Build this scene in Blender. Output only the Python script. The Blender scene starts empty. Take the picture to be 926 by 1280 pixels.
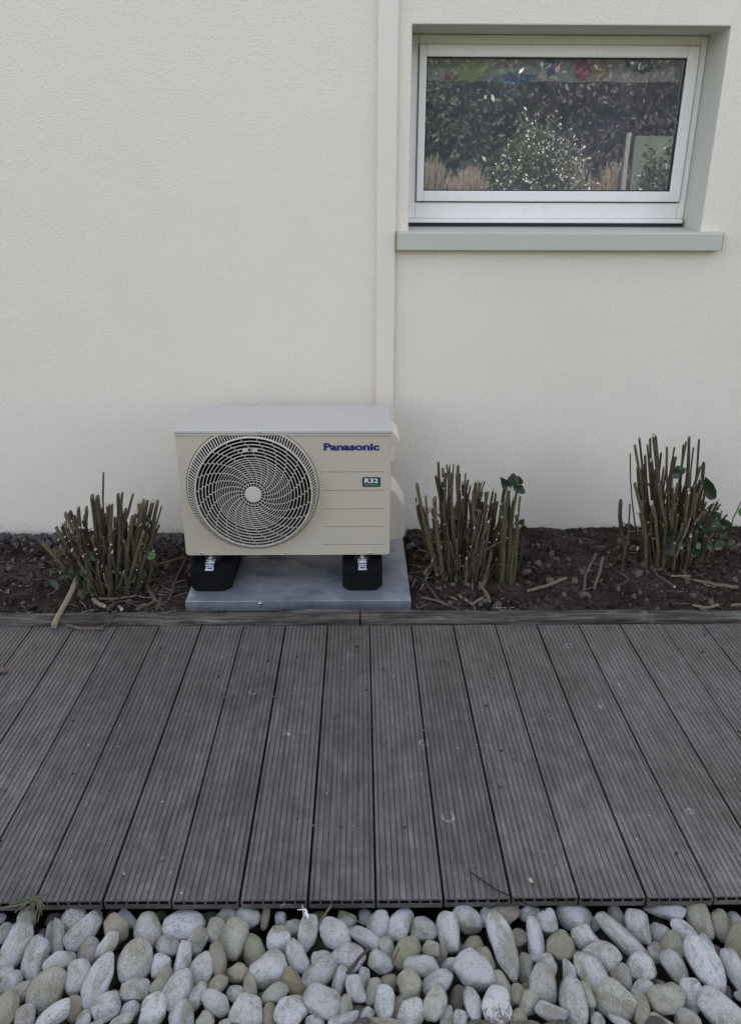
import bpy, bmesh, math, random
import numpy as np
from mathutils import Vector, Matrix, Euler, noise
rnd = random.Random(7)
npr = np.random.RandomState(11)
sc = bpy.context.scene
COL = sc.collection
PI = math.pi

# ------------------------------------------------------------------ camera
cam_d = bpy.data.cameras.new('camera')
cam = bpy.data.objects.new('camera', cam_d); COL.objects.link(cam); sc.camera = cam
PITCH, ROLL, YAW, CAM_H = 0.3870, 0.0033, 0.0171, 1.4546
cp, sp, cy, sy = math.cos(PITCH), math.sin(PITCH), math.cos(YAW), math.sin(YAW)
fwd = Vector((sy*cp, cy*cp, -sp)); rgt = Vector((cy, -sy, 0)); upv = rgt.cross(fwd)
r2 = rgt*math.cos(ROLL) + upv*math.sin(ROLL); u2 = -rgt*math.sin(ROLL) + upv*math.cos(ROLL)
M3 = Matrix((r2, u2, -fwd)).transposed()
cam.matrix_world = Matrix.Translation((0, 0, CAM_H)) @ M3.to_4x4()
cam_d.sensor_fit = 'VERTICAL'; cam_d.sensor_height = 24.0
cam_d.lens = 24.0*995.44/1280.0
cam_d.clip_start = 0.05; cam_d.clip_end = 1000

# ------------------------------------------------------------------ light
SUN_EL, SUN_AZ = math.radians(44), math.radians(-12)      # the sun stands behind the house; its wall shades the yard
w = bpy.data.worlds.new('World'); sc.world = w; w.use_nodes = True
nt = w.node_tree; bg = nt.nodes['Background']
sky = nt.nodes.new('ShaderNodeTexSky'); sky.sky_type = 'NISHITA'; sky.sun_disc = False
sky.sun_elevation = SUN_EL; sky.sun_rotation = SUN_AZ; sky.air_density = 1.0; sky.dust_density = 2.0
hs = nt.nodes.new('ShaderNodeHueSaturation'); hs.inputs['Saturation'].default_value = 0.66     # thin veil of cloud
nt.links.new(sky.outputs[0], hs.inputs['Color']); tn = nt.nodes.new('ShaderNodeMix'); tn.data_type = 'RGBA'; tn.blend_type = 'MULTIPLY'; tn.inputs[0].default_value = 1.0; tn.inputs[7].default_value = (1.07, 1.0, 0.975, 1)
nt.links.new(hs.outputs[0], tn.inputs[6]); nt.links.new(tn.outputs[2], bg.inputs['Color'])
bg.inputs['Strength'].default_value = 0.12
sun_d = bpy.data.lights.new('sun', 'SUN'); sun = bpy.data.objects.new('sun', sun_d); COL.objects.link(sun)
sun_d.energy = 3.0; sun_d.angle = math.radians(0.5); sun_d.color = (1.0, 0.93, 0.83)
sdir = Vector((math.sin(SUN_AZ)*math.cos(SUN_EL), math.cos(SUN_AZ)*math.cos(SUN_EL), math.sin(SUN_EL)))
sun.rotation_euler = sdir.to_track_quat('Z', 'Y').to_euler()
sun.location = (0, 20, 20)
sc.view_settings.view_transform = 'Standard'; sc.view_settings.look = 'None'
sc.view_settings.exposure = 2.26; sc.view_settings.gamma = 1.0
sc.cycles.max_bounces = 8; sc.cycles.transparent_max_bounces = 8

# ------------------------------------------------------------------ materials
class NT:
    def __init__(s, name):
        s.m = bpy.data.materials.new(name); s.m.use_nodes = True
        s.t = s.m.node_tree; s.b = s.t.nodes['Principled BSDF']
    def n(s, typ, **kw):
        nd = s.t.nodes.new(typ)
        for k, v in kw.items():
            if k in nd.inputs: nd.inputs[k].default_value = v
            else: setattr(nd, k, v)
        return nd
    def l(s, a, b): s.t.links.new(a, b)
    def coord(s, kind='Object', scale=(1, 1, 1)):
        tc = s.n('ShaderNodeTexCoord'); mp = s.n('ShaderNodeMapping'); mp.inputs['Scale'].default_value = scale
        s.l(tc.outputs[kind], mp.inputs['Vector']); return mp.outputs[0]
    def noise(s, vec, scale, detail=4, rough=0.6, dist=0.0):
        n = s.n('ShaderNodeTexNoise'); n.inputs['Scale'].default_value = scale; n.inputs['Detail'].default_value = detail
        n.inputs['Roughness'].default_value = rough; n.inputs['Distortion'].default_value = dist
        s.l(vec, n.inputs['Vector']); return n.outputs['Fac']
    def ramp(s, fac, stops):
        r = s.n('ShaderNodeValToRGB'); e = r.color_ramp.elements
        while len(e) < len(stops): e.new(0.5)
        for q, (p, c) in zip(e, stops):
            q.position = p; q.color = c if len(c) == 4 else (*c, 1)
        s.l(fac, r.inputs[0]); return r.outputs[0]
    def mix(s, fac, a, b, mode='MIX'):
        m = s.n('ShaderNodeMix'); m.data_type = 'RGBA'; m.blend_type = mode
        for v, i in ((fac, 0), (a, 6), (b, 7)):
            if isinstance(v, (int, float)): m.inputs[i].default_value = v
            elif isinstance(v, tuple): m.inputs[i].default_value = v if len(v) == 4 else (*v, 1)
            else: s.l(v, m.inputs[i])
        return m.outputs[2]
    def math(s, op, a, b=0.0):
        m = s.n('ShaderNodeMath'); m.operation = op
        for v, i in ((a, 0), (b, 1)):
            if isinstance(v, (int, float)): m.inputs[i].default_value = v
            else: s.l(v, m.inputs[i])
        return m.outputs[0]
    def bump(s, h, strength, dist, prev=None):
        b = s.n('ShaderNodeBump'); b.inputs['Strength'].default_value = strength; b.inputs['Distance'].default_value = dist
        s.l(h, b.inputs['Height'])
        if prev: s.l(prev, b.inputs['Normal'])
        return b.outputs[0]
    def out(s, col=None, rough=None, metal=None, normal=None, spec=None):
        for v, k in ((col, 'Base Color'), (rough, 'Roughness'), (metal, 'Metallic'), (normal, 'Normal'), (spec, 'Specular IOR Level')):
            if v is None: continue
            if isinstance(v, (int, float)): s.b.inputs[k].default_value = v
            elif isinstance(v, tuple): s.b.inputs[k].default_value = v if len(v) == 4 else (*v, 1)
            else: s.l(v, s.b.inputs[k])
        return s.m
BW = lambda v: (v, v, v, 1)

def m_wall():
    a = NT('render_coat'); v = a.coord()
    big = a.noise(v, 0.9, 3); mid = a.noise(v, 7, 4); fine = a.noise(a.coord(scale=(1, 1, 1.35)), 95, 3, 0.62, 0.4)
    vor = a.n('ShaderNodeTexVoronoi', Scale=150.0); a.l(v, vor.inputs['Vector'])
    c = a.ramp(big, [(0.3, (0.79, 0.705, 0.575)), (0.7, (0.82, 0.735, 0.602))])
    c = a.mix(0.15, c, a.ramp(mid, [(0.35, BW(0.86)), (0.65, BW(1))]), 'MULTIPLY')
    c = a.mix(0.07, c, a.ramp(fine, [(0.35, BW(0.55)), (0.6, BW(1))]), 'MULTIPLY')
    # splash dirt near the soil
    sx = a.n('ShaderNodeSeparateXYZ'); a.l(v, sx.inputs[0])
    dirt = a.math('MULTIPLY', a.math('SUBTRACT', 1.0, a.math('MULTIPLY', sx.outputs[2], 7.0)), a.noise(v, 40, 5))
    c = a.mix(a.ramp(dirt, [(0.25, BW(0)), (0.75, BW(0.5))]), c, (0.30, 0.25, 0.2))
    h = a.mix(0.4, fine, vor.outputs[0])
    return a.out(c, 0.9, None, a.bump(h, 0.5, 0.006), 0.2)
def m_paint(name, col, rough=0.45, spot=0.05, spec=0.5, bump=0.0):
    a = NT(name); v = a.coord(); n = a.noise(v, 14, 5)
    lo = tuple(x*(1-spot*2) for x in col)
    c = a.ramp(n, [(0.35, lo), (0.65, col)])
    r = a.ramp(a.noise(v, 30, 3), [(0.3, BW(max(rough-0.08, 0))), (0.7, BW(rough+0.08))])
    nr = a.bump(a.noise(v, 350, 2), bump, 0.001) if bump else None
    return a.out(c, r, None, nr, spec)
def m_deck():
    a = NT('composite_deck_board'); tc = a.n('ShaderNodeTexCoord'); g = a.n('ShaderNodeNewGeometry'); P = g.outputs['Position']
    oi = a.n('ShaderNodeObjectInfo')
    mp = a.n('ShaderNodeMapping'); mp.inputs['Scale'].default_value = (14, 1.0, 14); a.l(P, mp.inputs['Vector'])
    ln = a.n('ShaderNodeVectorMath', operation='ADD'); a.l(mp.outputs[0], ln.inputs[0]); a.l(oi.outputs['Location'], ln.inputs[1])
    streak = a.noise(ln.outputs[0], 5, 5, 0.65); big = a.noise(P, 2.2, 5, 0.65, 0.6); fine = a.noise(P, 160, 3, 0.7); mid = a.noise(P, 18, 5, 0.7, 0.3)
    c = a.ramp(big, [(0.30, (0.102, 0.090, 0.082)), (0.5, (0.138, 0.126, 0.118)), (0.70, (0.174, 0.162, 0.153))])
    c = a.mix(0.75, c, a.ramp(streak, [(0.32, BW(0.5)), (0.68, BW(1.25))]), 'MULTIPLY')
    c = a.mix(0.6, c, a.ramp(mid, [(0.34, BW(0.55)), (0.62, BW(1.2))]), 'MULTIPLY')
    c = a.mix(0.4, c, a.ramp(fine, [(0.3, BW(0.5)), (0.65, BW(1.2))]), 'MULTIPLY')
    c = a.mix(1.0, c, a.ramp(oi.outputs['Random'], [(0, (0.80, 0.79, 0.78)), (1, (1.22, 1.17, 1.12))]), 'MULTIPLY')
    # brown grime where soil gets onto the far end
    sx = a.n('ShaderNodeSeparateXYZ'); a.l(P, sx.inputs[0])
    far = a.math('MULTIPLY', a.math('SUBTRACT', sx.outputs[1], 1.75), 0.95)
    gr = a.math('ADD', far, a.math('MULTIPLY', a.math('SUBTRACT', mid, 0.5), 1.8))
    c = a.mix(a.ramp(gr, [(0.2, BW(0)), (0.95, BW(0.62))]), c, (0.125, 0.108, 0.088))
    # pale dusty scuffs
    c = a.mix(a.ramp(a.noise(P, 5.0, 7, 0.8, 1.2), [(0.57, BW(0)), (0.76, BW(0.38))]), c, (0.36, 0.36, 0.355))
    # limescale rings left by drops, and specks
    vo = a.n('ShaderNodeTexVoronoi', Scale=6.0); vo.feature = 'F1'; a.l(P, vo.inputs['Vector'])
    wn = a.n('ShaderNodeTexWhiteNoise'); a.l(vo.outputs['Position'], wn.inputs['Vector'])
    keep = a.math('GREATER_THAN', wn.outputs['Value'], 0.62)
    dd = a.math('ADD', vo.outputs['Distance'], a.math('MULTIPLY', a.math('SUBTRACT', a.noise(P, 35, 3), 0.5), 0.06))
    rad = a.math('ADD', 0.035, a.math('MULTIPLY', wn.outputs['Value'], 0.05))
    ring = a.math('SUBTRACT', 1.0, a.math('MULTIPLY', a.math('ABSOLUTE', a.math('SUBTRACT', dd, rad)), 48.0))
    ring = a.math('MULTIPLY', a.math('MULTIPLY', a.math('MAXIMUM', ring, 0.0), keep), a.ramp(mid, [(0.4, BW(0.05)), (0.6, BW(0.8))]))
    c = a.mix(ring, c, (0.50, 0.49, 0.47))
    v2 = a.n('ShaderNodeTexVoronoi', Scale=34.0); a.l(P, v2.inputs['Vector'])
    w2 = a.n('ShaderNodeTexWhiteNoise'); a.l(v2.outputs['Position'], w2.inputs['Vector'])
    sp_ = a.math('MULTIPLY', a.math('LESS_THAN', v2.outputs['Distance'], 0.09), a.math('GREATER_THAN', w2.outputs['Value'], 0.86))
    c = a.mix(a.math('MULTIPLY', sp_, 0.75), c, (0.5, 0.48, 0.45))
    v3 = a.n('ShaderNodeTexVoronoi', Scale=22.0); a.l(a.coord('Object'), v3.inputs['Vector'])
    w3 = a.n('ShaderNodeTexWhiteNoise'); a.l(v3.outputs['Position'], w3.inputs['Vector'])
    dk = a.math('MULTIPLY', a.math('LESS_THAN', v3.outputs['Distance'], a.math('MULTIPLY', mid, 0.22)), a.math('GREATER_THAN', w3.outputs['Value'], 0.93))
    c = a.mix(a.math('MULTIPLY', dk, 0.8), c, (0.02, 0.018, 0.017))
    # groove floors darkened in uneven patches
    so = a.n('ShaderNodeSeparateXYZ'); a.l(tc.outputs['Object'], so.inputs[0])
    deep = a.math('LESS_THAN', so.outputs[2], -0.0009)
    gd_ = a.ramp(a.noise(P, 5.5, 5, 0.7), [(0.36, BW(0.1)), (0.62, BW(0.7))])
    c = a.mix(a.math('MULTIPLY', deep, gd_), c, (0.042, 0.037, 0.034))
    r = a.ramp(mid, [(0.3, BW(0.5)), (0.7, BW(0.72))])
    return a.out(c, r, None, a.bump(a.mix(0.5, fine, streak), 0.35, 0.002), 0.45)
def m_timber():
    a = NT('weathered_timber'); v = a.coord('Object', (1.2, 14, 14)); n = a.noise(v, 4, 6, 0.7, 0.8); f = a.noise(v, 28, 4, 0.7)
    v1 = a.coord(); p = a.noise(v1, 5, 5, 0.7)
    c = a.ramp(n, [(0.3, (0.022, 0.019, 0.016)), (0.48, (0.075, 0.066, 0.057)), (0.66, (0.20, 0.18, 0.155))])
    c = a.mix(0.5, c, a.ramp(f, [(0.35, BW(0.35)), (0.6, BW(1.1))]), 'MULTIPLY')
    c = a.mix(a.ramp(p, [(0.62, BW(0)), (0.75, BW(0.6))]), c, (0.30, 0.285, 0.26))
    return a.out(c, 0.85, None, a.bump(a.mix(0.5, n, f), 0.8, 0.004), 0.2)
def m_steel():
    a = NT('galvanised_sheet'); v = a.coord(); p = a.noise(v, 4.5, 4, 0.5, 0.2); q = a.noise(v, 38, 4, 0.65, 0.0)
    st = a.noise(a.coord(scale=(4, 6, 1)), 1.7, 3, 0.5, 0.2)
    c = a.ramp(p, [(0.3, (0.42, 0.45, 0.485)), (0.7, (0.58, 0.61, 0.64))])
    c = a.mix(a.ramp(st, [(0.46, BW(0)), (0.68, BW(0.7))]), c, (0.15, 0.18, 0.235))
    c = a.mix(0.3, c, a.ramp(q, [(0.35, BW(0.6)), (0.6, BW(1))]), 'MULTIPLY')
    r = a.ramp(st, [(0.4, BW(0.36)), (0.7, BW(0.58))])
    return a.out(c, r, 0.75, a.bump(p, 0.15, 0.01))
def m_rubber(): 
    a = NT('recycled_rubber'); v = a.coord(); f = a.noise(v, 260, 3, 0.7)
    return a.out(a.ramp(f, [(0.4, (0.004, 0.004, 0.0045)), (0.75, (0.012, 0.012, 0.0125))]), 0.9, None, a.bump(f, 0.5, 0.002), 0.12)
def m_plain(name, col, rough=0.5, metal=0.0, spec=0.5):
    a = NT(name); v = a.coord(); n = a.noise(v, 60, 3)
    return a.out(a.ramp(n, [(0.3, tuple(x*0.85 for x in col)), (0.7, col)]), rough, metal, None, spec)
def m_pebble(name='river_pebble', sc_=1.0):
    a = NT(name); v0 = a.coord('Object', (sc_, sc_, sc_)); oi = a.n('ShaderNodeObjectInfo')
    ad = a.n('ShaderNodeVectorMath', operation='MULTIPLY_ADD'); a.l(v0, ad.inputs[0]); ad.inputs[1].default_value = (1, 1, 1)
    sh = a.n('ShaderNodeVectorMath', operation='SCALE'); a.l(oi.outputs['Location'], sh.inputs[0]); sh.inputs['Scale'].default_value = 37.0
    a.l(sh.outputs[0], ad.inputs[2]); v = ad.outputs[0]
    n1 = a.noise(v, 0.75, 4, 0.55, 0.4); n2 = a.noise(v, 2.6, 7, 0.72, 1.0); n3 = a.noise(v, 9, 5, 0.75); n4 = a.noise(v, 1.7, 4, 0.7, 0.6)
    base = a.mix(1.0, a.ramp(n2, [(0.3, BW(0.8)), (0.42, BW(1.0)), (0.6, BW(1.1))]), oi.outputs['Color'], 'MULTIPLY')
    alg = a.math('ADD', n1, a.math('MULTIPLY', a.math('SUBTRACT', n3, 0.5), 0.7))
    c = a.mix(a.ramp(alg, [(0.465, BW(0)), (0.64, BW(0.78))]), base, (0.43, 0.395, 0.245))      # algae and lime film
    c = a.mix(a.ramp(a.math('ADD', n4, a.math('MULTIPLY', a.math('SUBTRACT', n3, 0.5), 0.5)), [(0.60, BW(0)), (0.70, BW(0.4))]), c, (0.30, 0.255, 0.22))
    pits = a.noise(v, 5.5, 5, 0.7, 1.4)
    c = a.mix(a.ramp(pits, [(0.575, BW(0)), (0.65, BW(0.7))]), c, (0.13, 0.125, 0.11))           # dark pits
    c = a.mix(a.ramp(a.noise(a.coord('Object', (sc_, 2.6*sc_, sc_)), 3.6, 4, 0.6, 2.6), [(0.325, BW(0.65)), (0.37, BW(0))]), c, (0.16, 0.155, 0.14))
    h = a.mix(0.6, n3, pits)
    return a.out(c, 0.68, None, a.bump(h, 0.8, 0.07), 0.35)
def m_speckle():
    a = NT('speckled_stone'); v = a.coord(); oi = a.n('ShaderNodeObjectInfo')
    n = a.noise(v, 7, 4, 0.8, 0.6); n1 = a.noise(v, 1.6, 3)
    c = a.mix(a.ramp(n, [(0.52, BW(0)), (0.64, BW(0.85))]), oi.outputs['Color'], (0.17, 0.16, 0.14))
    c = a.mix(a.ramp(n1, [(0.45, BW(0)), (0.7, BW(0.5))]), c, (0.26, 0.25, 0.16))
    return a.out(c, 0.7, None, a.bump(n, 0.6, 0.05), 0.35)
def m_rust():
    a = NT('rust_marked_pebble'); v = a.coord(); n = a.noise(v, 3.2, 6, 0.75, 0.8); n3 = a.noise(v, 12, 4)
    sx = a.n('ShaderNodeSeparateXYZ'); a.l(v, sx.inputs[0])
    k = a.math('ADD', n, a.math('MULTIPLY', sx.outputs[0], 0.13))
    c = a.mix(a.ramp(k, [(0.50, BW(0)), (0.58, BW(0.8))]), (0.60, 0.58, 0.54), (0.12, 0.08, 0.06))
    return a.out(c, 0.62, None, a.bump(n3, 0.5, 0.05), 0.4)
def m_soil():
    a = NT('garden_soil'); g = a.n('ShaderNodeNewGeometry'); P = g.outputs['Position']
    n = a.noise(P, 5, 5, 0.7); f = a.noise(P, 60, 5, 0.75); ff = a.noise(P, 260, 3, 0.7)
    c = a.ramp(n, [(0.3, (0.022, 0.0145, 0.010)), (0.5, (0.041, 0.028, 0.020)), (0.7, (0.074, 0.055, 0.042))])
    c = a.mix(0.7, c, a.ramp(f, [(0.40, BW(0.28)), (0.62, BW(2.0))]), 'MULTIPLY')
    return a.out(c, 0.92, None, a.bump(a.mix(0.5, f, ff), 1.0, 0.012), 0.2)
def m_bark(name, lo, hi, green=0.0):
    a = NT(name); v = a.coord('Object', (8, 8, 1.4)); v2 = a.coord(); oi = a.n('ShaderNodeObjectInfo')
    n = a.noise(v, 22, 5, 0.7); 
    c = a.ramp(n, [(0.3, lo), (0.7, hi)])
    c = a.mix(1.0, c, a.ramp(oi.outputs['Random'], [(0, BW(0.42)), (1, (1.45, 1.36, 1.25))]), 'MULTIPLY')
    if green: c = a.mix(a.ramp(a.noise(v2, 16, 4), [(0.46, BW(0)), (0.66, BW(green))]), c, (0.075, 0.082, 0.022))
    return a.out(c, 0.8, None, a.bump(n, 0.6, 0.003), 0.3)
def m_leaf(name, lo, hi, rough=0.45):
    a = NT(name); g = a.n('ShaderNodeNewGeometry'); n = a.noise(g.outputs['Position'], 6, 3); m = a.noise(g.outputs['Position'], 45, 2)
    c = a.ramp(a.mix(0.5, n, m), [(0.35, lo), (0.65, hi)])
    a.b.inputs['Subsurface Weight'].default_value = 0.0
    return a.out(c, rough, None, None, 0.4)
def m_glass():
    a = NT('window_glass'); t = a.t; o = t.nodes['Material Output']
    tr = a.n('ShaderNodeBsdfTransparent'); tr.inputs[0].default_value = (0.93, 0.95, 0.94, 1)
    gl = a.n('ShaderNodeBsdfGlossy'); gl.inputs['Roughness'].default_value = 0.012; gl.inputs['Color'].default_value = (1, 1, 1, 1)
    fr = a.n('ShaderNodeFresnel'); fr.inputs['IOR'].default_value = 1.52
    k = a.math('MINIMUM', a.math('MULTIPLY', fr.outputs[0], 3.0), 1.0)       # both faces of two panes
    v = a.coord(); a.l(a.bump(a.noise(v, 3, 1), 0.05, 0.004), gl.inputs['Normal'])
    mx = a.n('ShaderNodeMixShader'); a.l(k, mx.inputs[0]); a.l(tr.outputs[0], mx.inputs[1]); a.l(gl.outputs[0], mx.inputs[2])
    df = a.n('ShaderNodeBsdfDiffuse'); df.inputs['Color'].default_value = (0.66, 0.72, 0.78, 1)
    ds = a.ramp(a.noise(v, 3.5, 5, 0.65), [(0.3, BW(0.055)), (0.7, BW(0.095))])                     # diffuse bluish veil, painting sky glare into the glass
    m2 = a.n('ShaderNodeMixShader'); a.l(ds, m2.inputs[0]); a.l(mx.outputs[0], m2.inputs[1]); a.l(df.outputs[0], m2.inputs[2])
    a.l(m2.outputs[0], o.inputs['Surface']); return a.m
def m_ground():
    a = NT('lawn'); g = a.n('ShaderNodeNewGeometry'); P = g.outputs['Position']
    c = a.ramp(a.noise(P, 3, 6, 0.7), [(0.3, (0.05, 0.06, 0.025)), (0.7, (0.10, 0.11, 0.045))])
    return a.out(c, 0.95, None, a.bump(a.noise(P, 60, 4), 0.8, 0.02), 0.2)
MAT = dict(wall=m_wall(), deck=m_deck(), timber=m_timber(), steel=m_steel(), rubber=m_rubber(), pebble=m_pebble(), gravelstone=m_pebble('gravel_stone', 32.0), speckle=m_speckle(), rust=m_rust(),
    soil=m_soil(), ground=m_ground(), glass=m_glass(),
    casing=m_paint('cream_powder_coat', (0.53, 0.458, 0.345), 0.42, 0.01), lid=m_paint('pale_lid_coat', (0.525, 0.495, 0.44), 0.38, 0.01),
    grille=m_paint('ivory_plastic', (0.58, 0.525, 0.43), 0.4, 0.02), cover=m_paint('ivory_cover_plastic', (0.76, 0.67, 0.53), 0.45, 0.02),
    frame=m_paint('white_pvc', (0.87, 0.835, 0.77), 0.32, 0.02), sillm=m_paint('grey_green_sill', (0.53, 0.51, 0.415), 0.42, 0.02),
    trunk=m_paint('cream_trunking', (0.77, 0.695, 0.58), 0.5, 0.01),
    reveal=m_paint('shaded_reveal_coat', (0.58, 0.56, 0.485), 0.8, 0.02, 0.2), chipstone=m_plain('dark_chip_stone', (0.075, 0.068, 0.066), 0.85), greysoil=m_plain('dry_soil_crumb', (0.13, 0.104, 0.083), 0.95, 0, 0.1), zincdull=m_plain('dull_screw', (0.16, 0.15, 0.145), 0.5, 0.6), boardend=m_plain('board_chamber', (0.075, 0.07, 0.07), 0.9),
    drygrass=m_leaf('dry_grass', (0.06, 0.055, 0.025), (0.15, 0.13, 0.065), 0.7), black=m_plain('black_gasket', (0.012, 0.012, 0.013), 0.6), dark=m_plain('dark_cavity', (0.01, 0.01, 0.0105), 0.8, 0.0, 0.1), fan=m_plain('shade_painted_fan', (0.007, 0.007, 0.0075), 0.7, 0.0, 0.1), shroud=m_plain('shade_painted_shroud', (0.055, 0.052, 0.048), 0.7, 0.0, 0.2),
    fins=m_plain('shade_painted_fins', (0.02, 0.02, 0.021), 0.6, 0.0, 0.1), zinc=m_plain('zinc_plated', (0.72, 0.73, 0.75), 0.24, 1.0),
    blue=m_plain('blue_print', (0.010, 0.016, 0.16), 0.45), badge=m_plain('dark_green_badge', (0.008, 0.032, 0.024), 0.4), white=m_plain('white_print', (0.75, 0.77, 0.74), 0.5), green=m_plain('green_print', (0.10, 0.30, 0.17), 0.5),
    cane=m_bark('cane_bark', (0.033, 0.026, 0.015), (0.145, 0.114, 0.068), 0.25), mossy=m_bark('mossy_cane_bark', (0.04, 0.032, 0.02), (0.12, 0.095, 0.055), 0.75), cut=m_plain('pale_cut_wood', (0.40, 0.345, 0.26), 0.85),
    stick=m_bark('grey_brown_stick', (0.055, 0.043, 0.033), (0.15, 0.12, 0.092)), pale=m_bark('pale_dry_stick', (0.12, 0.10, 0.074), (0.27, 0.23, 0.17)),
    leaf=m_leaf('dark_green_leaf', (0.010, 0.020, 0.008), (0.036, 0.062, 0.022)), newleaf=m_leaf('fresh_green_leaf', (0.045, 0.085, 0.028), (0.085, 0.15, 0.055)),
    hedge=m_leaf('laurel_leaf', (0.03, 0.04, 0.028), (0.11, 0.125, 0.085), 0.3), beech=m_leaf('purple_beech_leaf', (0.04, 0.03, 0.033), (0.12, 0.09, 0.09), 0.4), shrub=m_leaf('olive_leaf', (0.045, 0.06, 0.025), (0.10, 0.12, 0.05)),
    petal=m_leaf('white_petal', (0.7, 0.68, 0.64), (0.85, 0.84, 0.8)), straw=m_leaf('straw_blade', (0.22, 0.175, 0.135), (0.40, 0.33, 0.26), 0.7), screen=m_plain('pale_green_screen', (0.14, 0.175, 0.15), 0.4), post=m_plain('grey_post', (0.28, 0.29, 0.29), 0.4),
    plaster=m_plain('room_plaster', (0.42, 0.41, 0.40), 0.9), cloth=m_plain('beige_cloth', (0.78, 0.72, 0.60), 0.9),
    p_yellow=m_plain('yellow_green_paper', (0.62, 0.64, 0.16), 0.8), p_red=m_plain('red_paper', (0.60, 0.06, 0.08), 0.8), p_blue=m_plain('blue_paper', (0.06, 0.20, 0.48), 0.8), p_green=m_plain('dark_green_paper', (0.03, 0.13, 0.12), 0.8), p_orange=m_plain('orange_paper', (0.68, 0.42, 0.12), 0.8))

# ------------------------------------------------------------------ helpers
class MB:
    """collects shapes; build() links them as one mesh object"""
    def __init__(s): s.v = []; s.f = []; s.m = []
    def add(s, vs, fs, mi=0):
        o = len(s.v); s.v += [tuple(p) for p in vs]; s.f += [tuple(i+o for i in f) for f in fs]; s.m += [mi]*len(fs); return s
    def box(s, x0, x1, y0, y1, z0, z1, mi=0):
        return s.add([(x0,y0,z0),(x1,y0,z0),(x1,y1,z0),(x0,y1,z0),(x0,y0,z1),(x1,y0,z1),(x1,y1,z1),(x0,y1,z1)],
                     [(0,3,2,1),(4,5,6,7),(0,1,5,4),(1,2,6,5),(2,3,7,6),(3,0,4,7)], mi)
    def obox(s, c, ax, ay, az, mi=0):
        c = Vector(c); ax = Vector(ax); ay = Vector(ay); az = Vector(az)
        vs = [c+ax*i+ay*j+az*k for k in (-1, 1) for j in (-1, 1) for i in (-1, 1)]
        return s.add(vs, [(0,2,3,1),(4,5,7,6),(0,1,5,4),(1,3,7,5),(3,2,6,7),(2,0,4,6)], mi)
    def tube(s, pts, rads, n=6, mi=0, cap_mi=None, squash=1.0):
        pts = [Vector(p) for p in pts]; rings = []; up = Vector((0.31, 0.2, 0.93)); vs = []; fs = []; ms = []
        for i, p in enumerate(pts):
            d = (pts[min(i+1, len(pts)-1)] - pts[max(i-1, 0)]).normalized()
            a = d.cross(up); a = a.normalized() if a.length > 1e-4 else Vector((1, 0, 0)); b = d.cross(a)
            for k in range(n):
                t = 2*PI*k/n; vs.append(p + (a*math.cos(t) + b*math.sin(t)*squash)*rads[i])
        for i in range(len(pts)-1):
            for k in range(n): fs.append((i*n+k, i*n+(k+1) % n, (i+1)*n+(k+1) % n, (i+1)*n+k))
        s.add(vs, fs, mi); o = len(s.v)-len(vs)
        cm = mi if cap_mi is None else cap_mi
        s.f.append(tuple(o+k for k in range(n))[::-1]); s.m.append(mi)
        s.f.append(tuple(o+(len(pts)-1)*n+k for k in range(n))); s.m.append(cm); return s
    def prism(s, poly, axis, a, b, mi=0):
        """poly: 2-D outline, extruded along axis (0 x, 1 y, 2 z) from a to b"""
        n = len(poly)
        def P(u, t): return {0: (t, u[0], u[1]), 1: (u[0], t, u[1]), 2: (u[0], u[1], t)}[axis]
        vs = [P(u, a) for u in poly] + [P(u, b) for u in poly]
        fs = [(i, (i+1) % n, n+(i+1) % n, n+i) for i in range(n)] + [tuple(range(n))[::-1], tuple(range(n, 2*n))]
        return s.add(vs, fs, mi)
    def mesh(s, name, mats, smooth=False):
        me = bpy.data.meshes.new(name); me.from_pydata(s.v, [], s.f)
        for m in (mats if isinstance(mats, (list, tuple)) else [mats]): me.materials.append(MAT[m])
        me.polygons.foreach_set('material_index', s.m); me.polygons.foreach_set('use_smooth', [smooth]*len(s.f))
        me.update(); return me
    def build(s, name, mats, parent=None, smooth=False, fix=True, loc=(0, 0, 0)):
        me = s.mesh(name, mats, smooth)
        if fix:
            bm = bmesh.new(); bm.from_mesh(me); bmesh.ops.recalc_face_normals(bm, faces=bm.faces); bm.to_mesh(me); bm.free()
        return link(name, me, parent, loc)
def link(name, me, parent=None, loc=(0, 0, 0)):
    o = bpy.data.objects.new(name, me); COL.objects.link(o); o.location = loc
    if parent: o.parent = parent
    return o
def tag(o, label=None, cat=None, group=None, kind=None):
    for k, v in (('label', label), ('category', cat), ('group', group), ('kind', kind)):
        if v: o[k] = v
    return o
def thing(name, label, cat, loc=(0, 0, 0), group=None):
    o = bpy.data.objects.new(name, None); COL.objects.link(o); o.location = loc; o.empty_display_size = 0.1
    return tag(o, label, cat, group)
def bevel(o, w=0.003, seg=2, ang=30):
    m = o.modifiers.new('bevel', 'BEVEL'); m.width = w; m.segments = seg; m.limit_method = 'ANGLE'; m.angle_limit = math.radians(ang); m.harden_normals = False
    return o
def fbm(x, y, z=0.0, s=1.0, oct=4): return noise.fractal(Vector((x*s, y*s, z*s)), 1.0, 2.0, oct)

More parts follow.
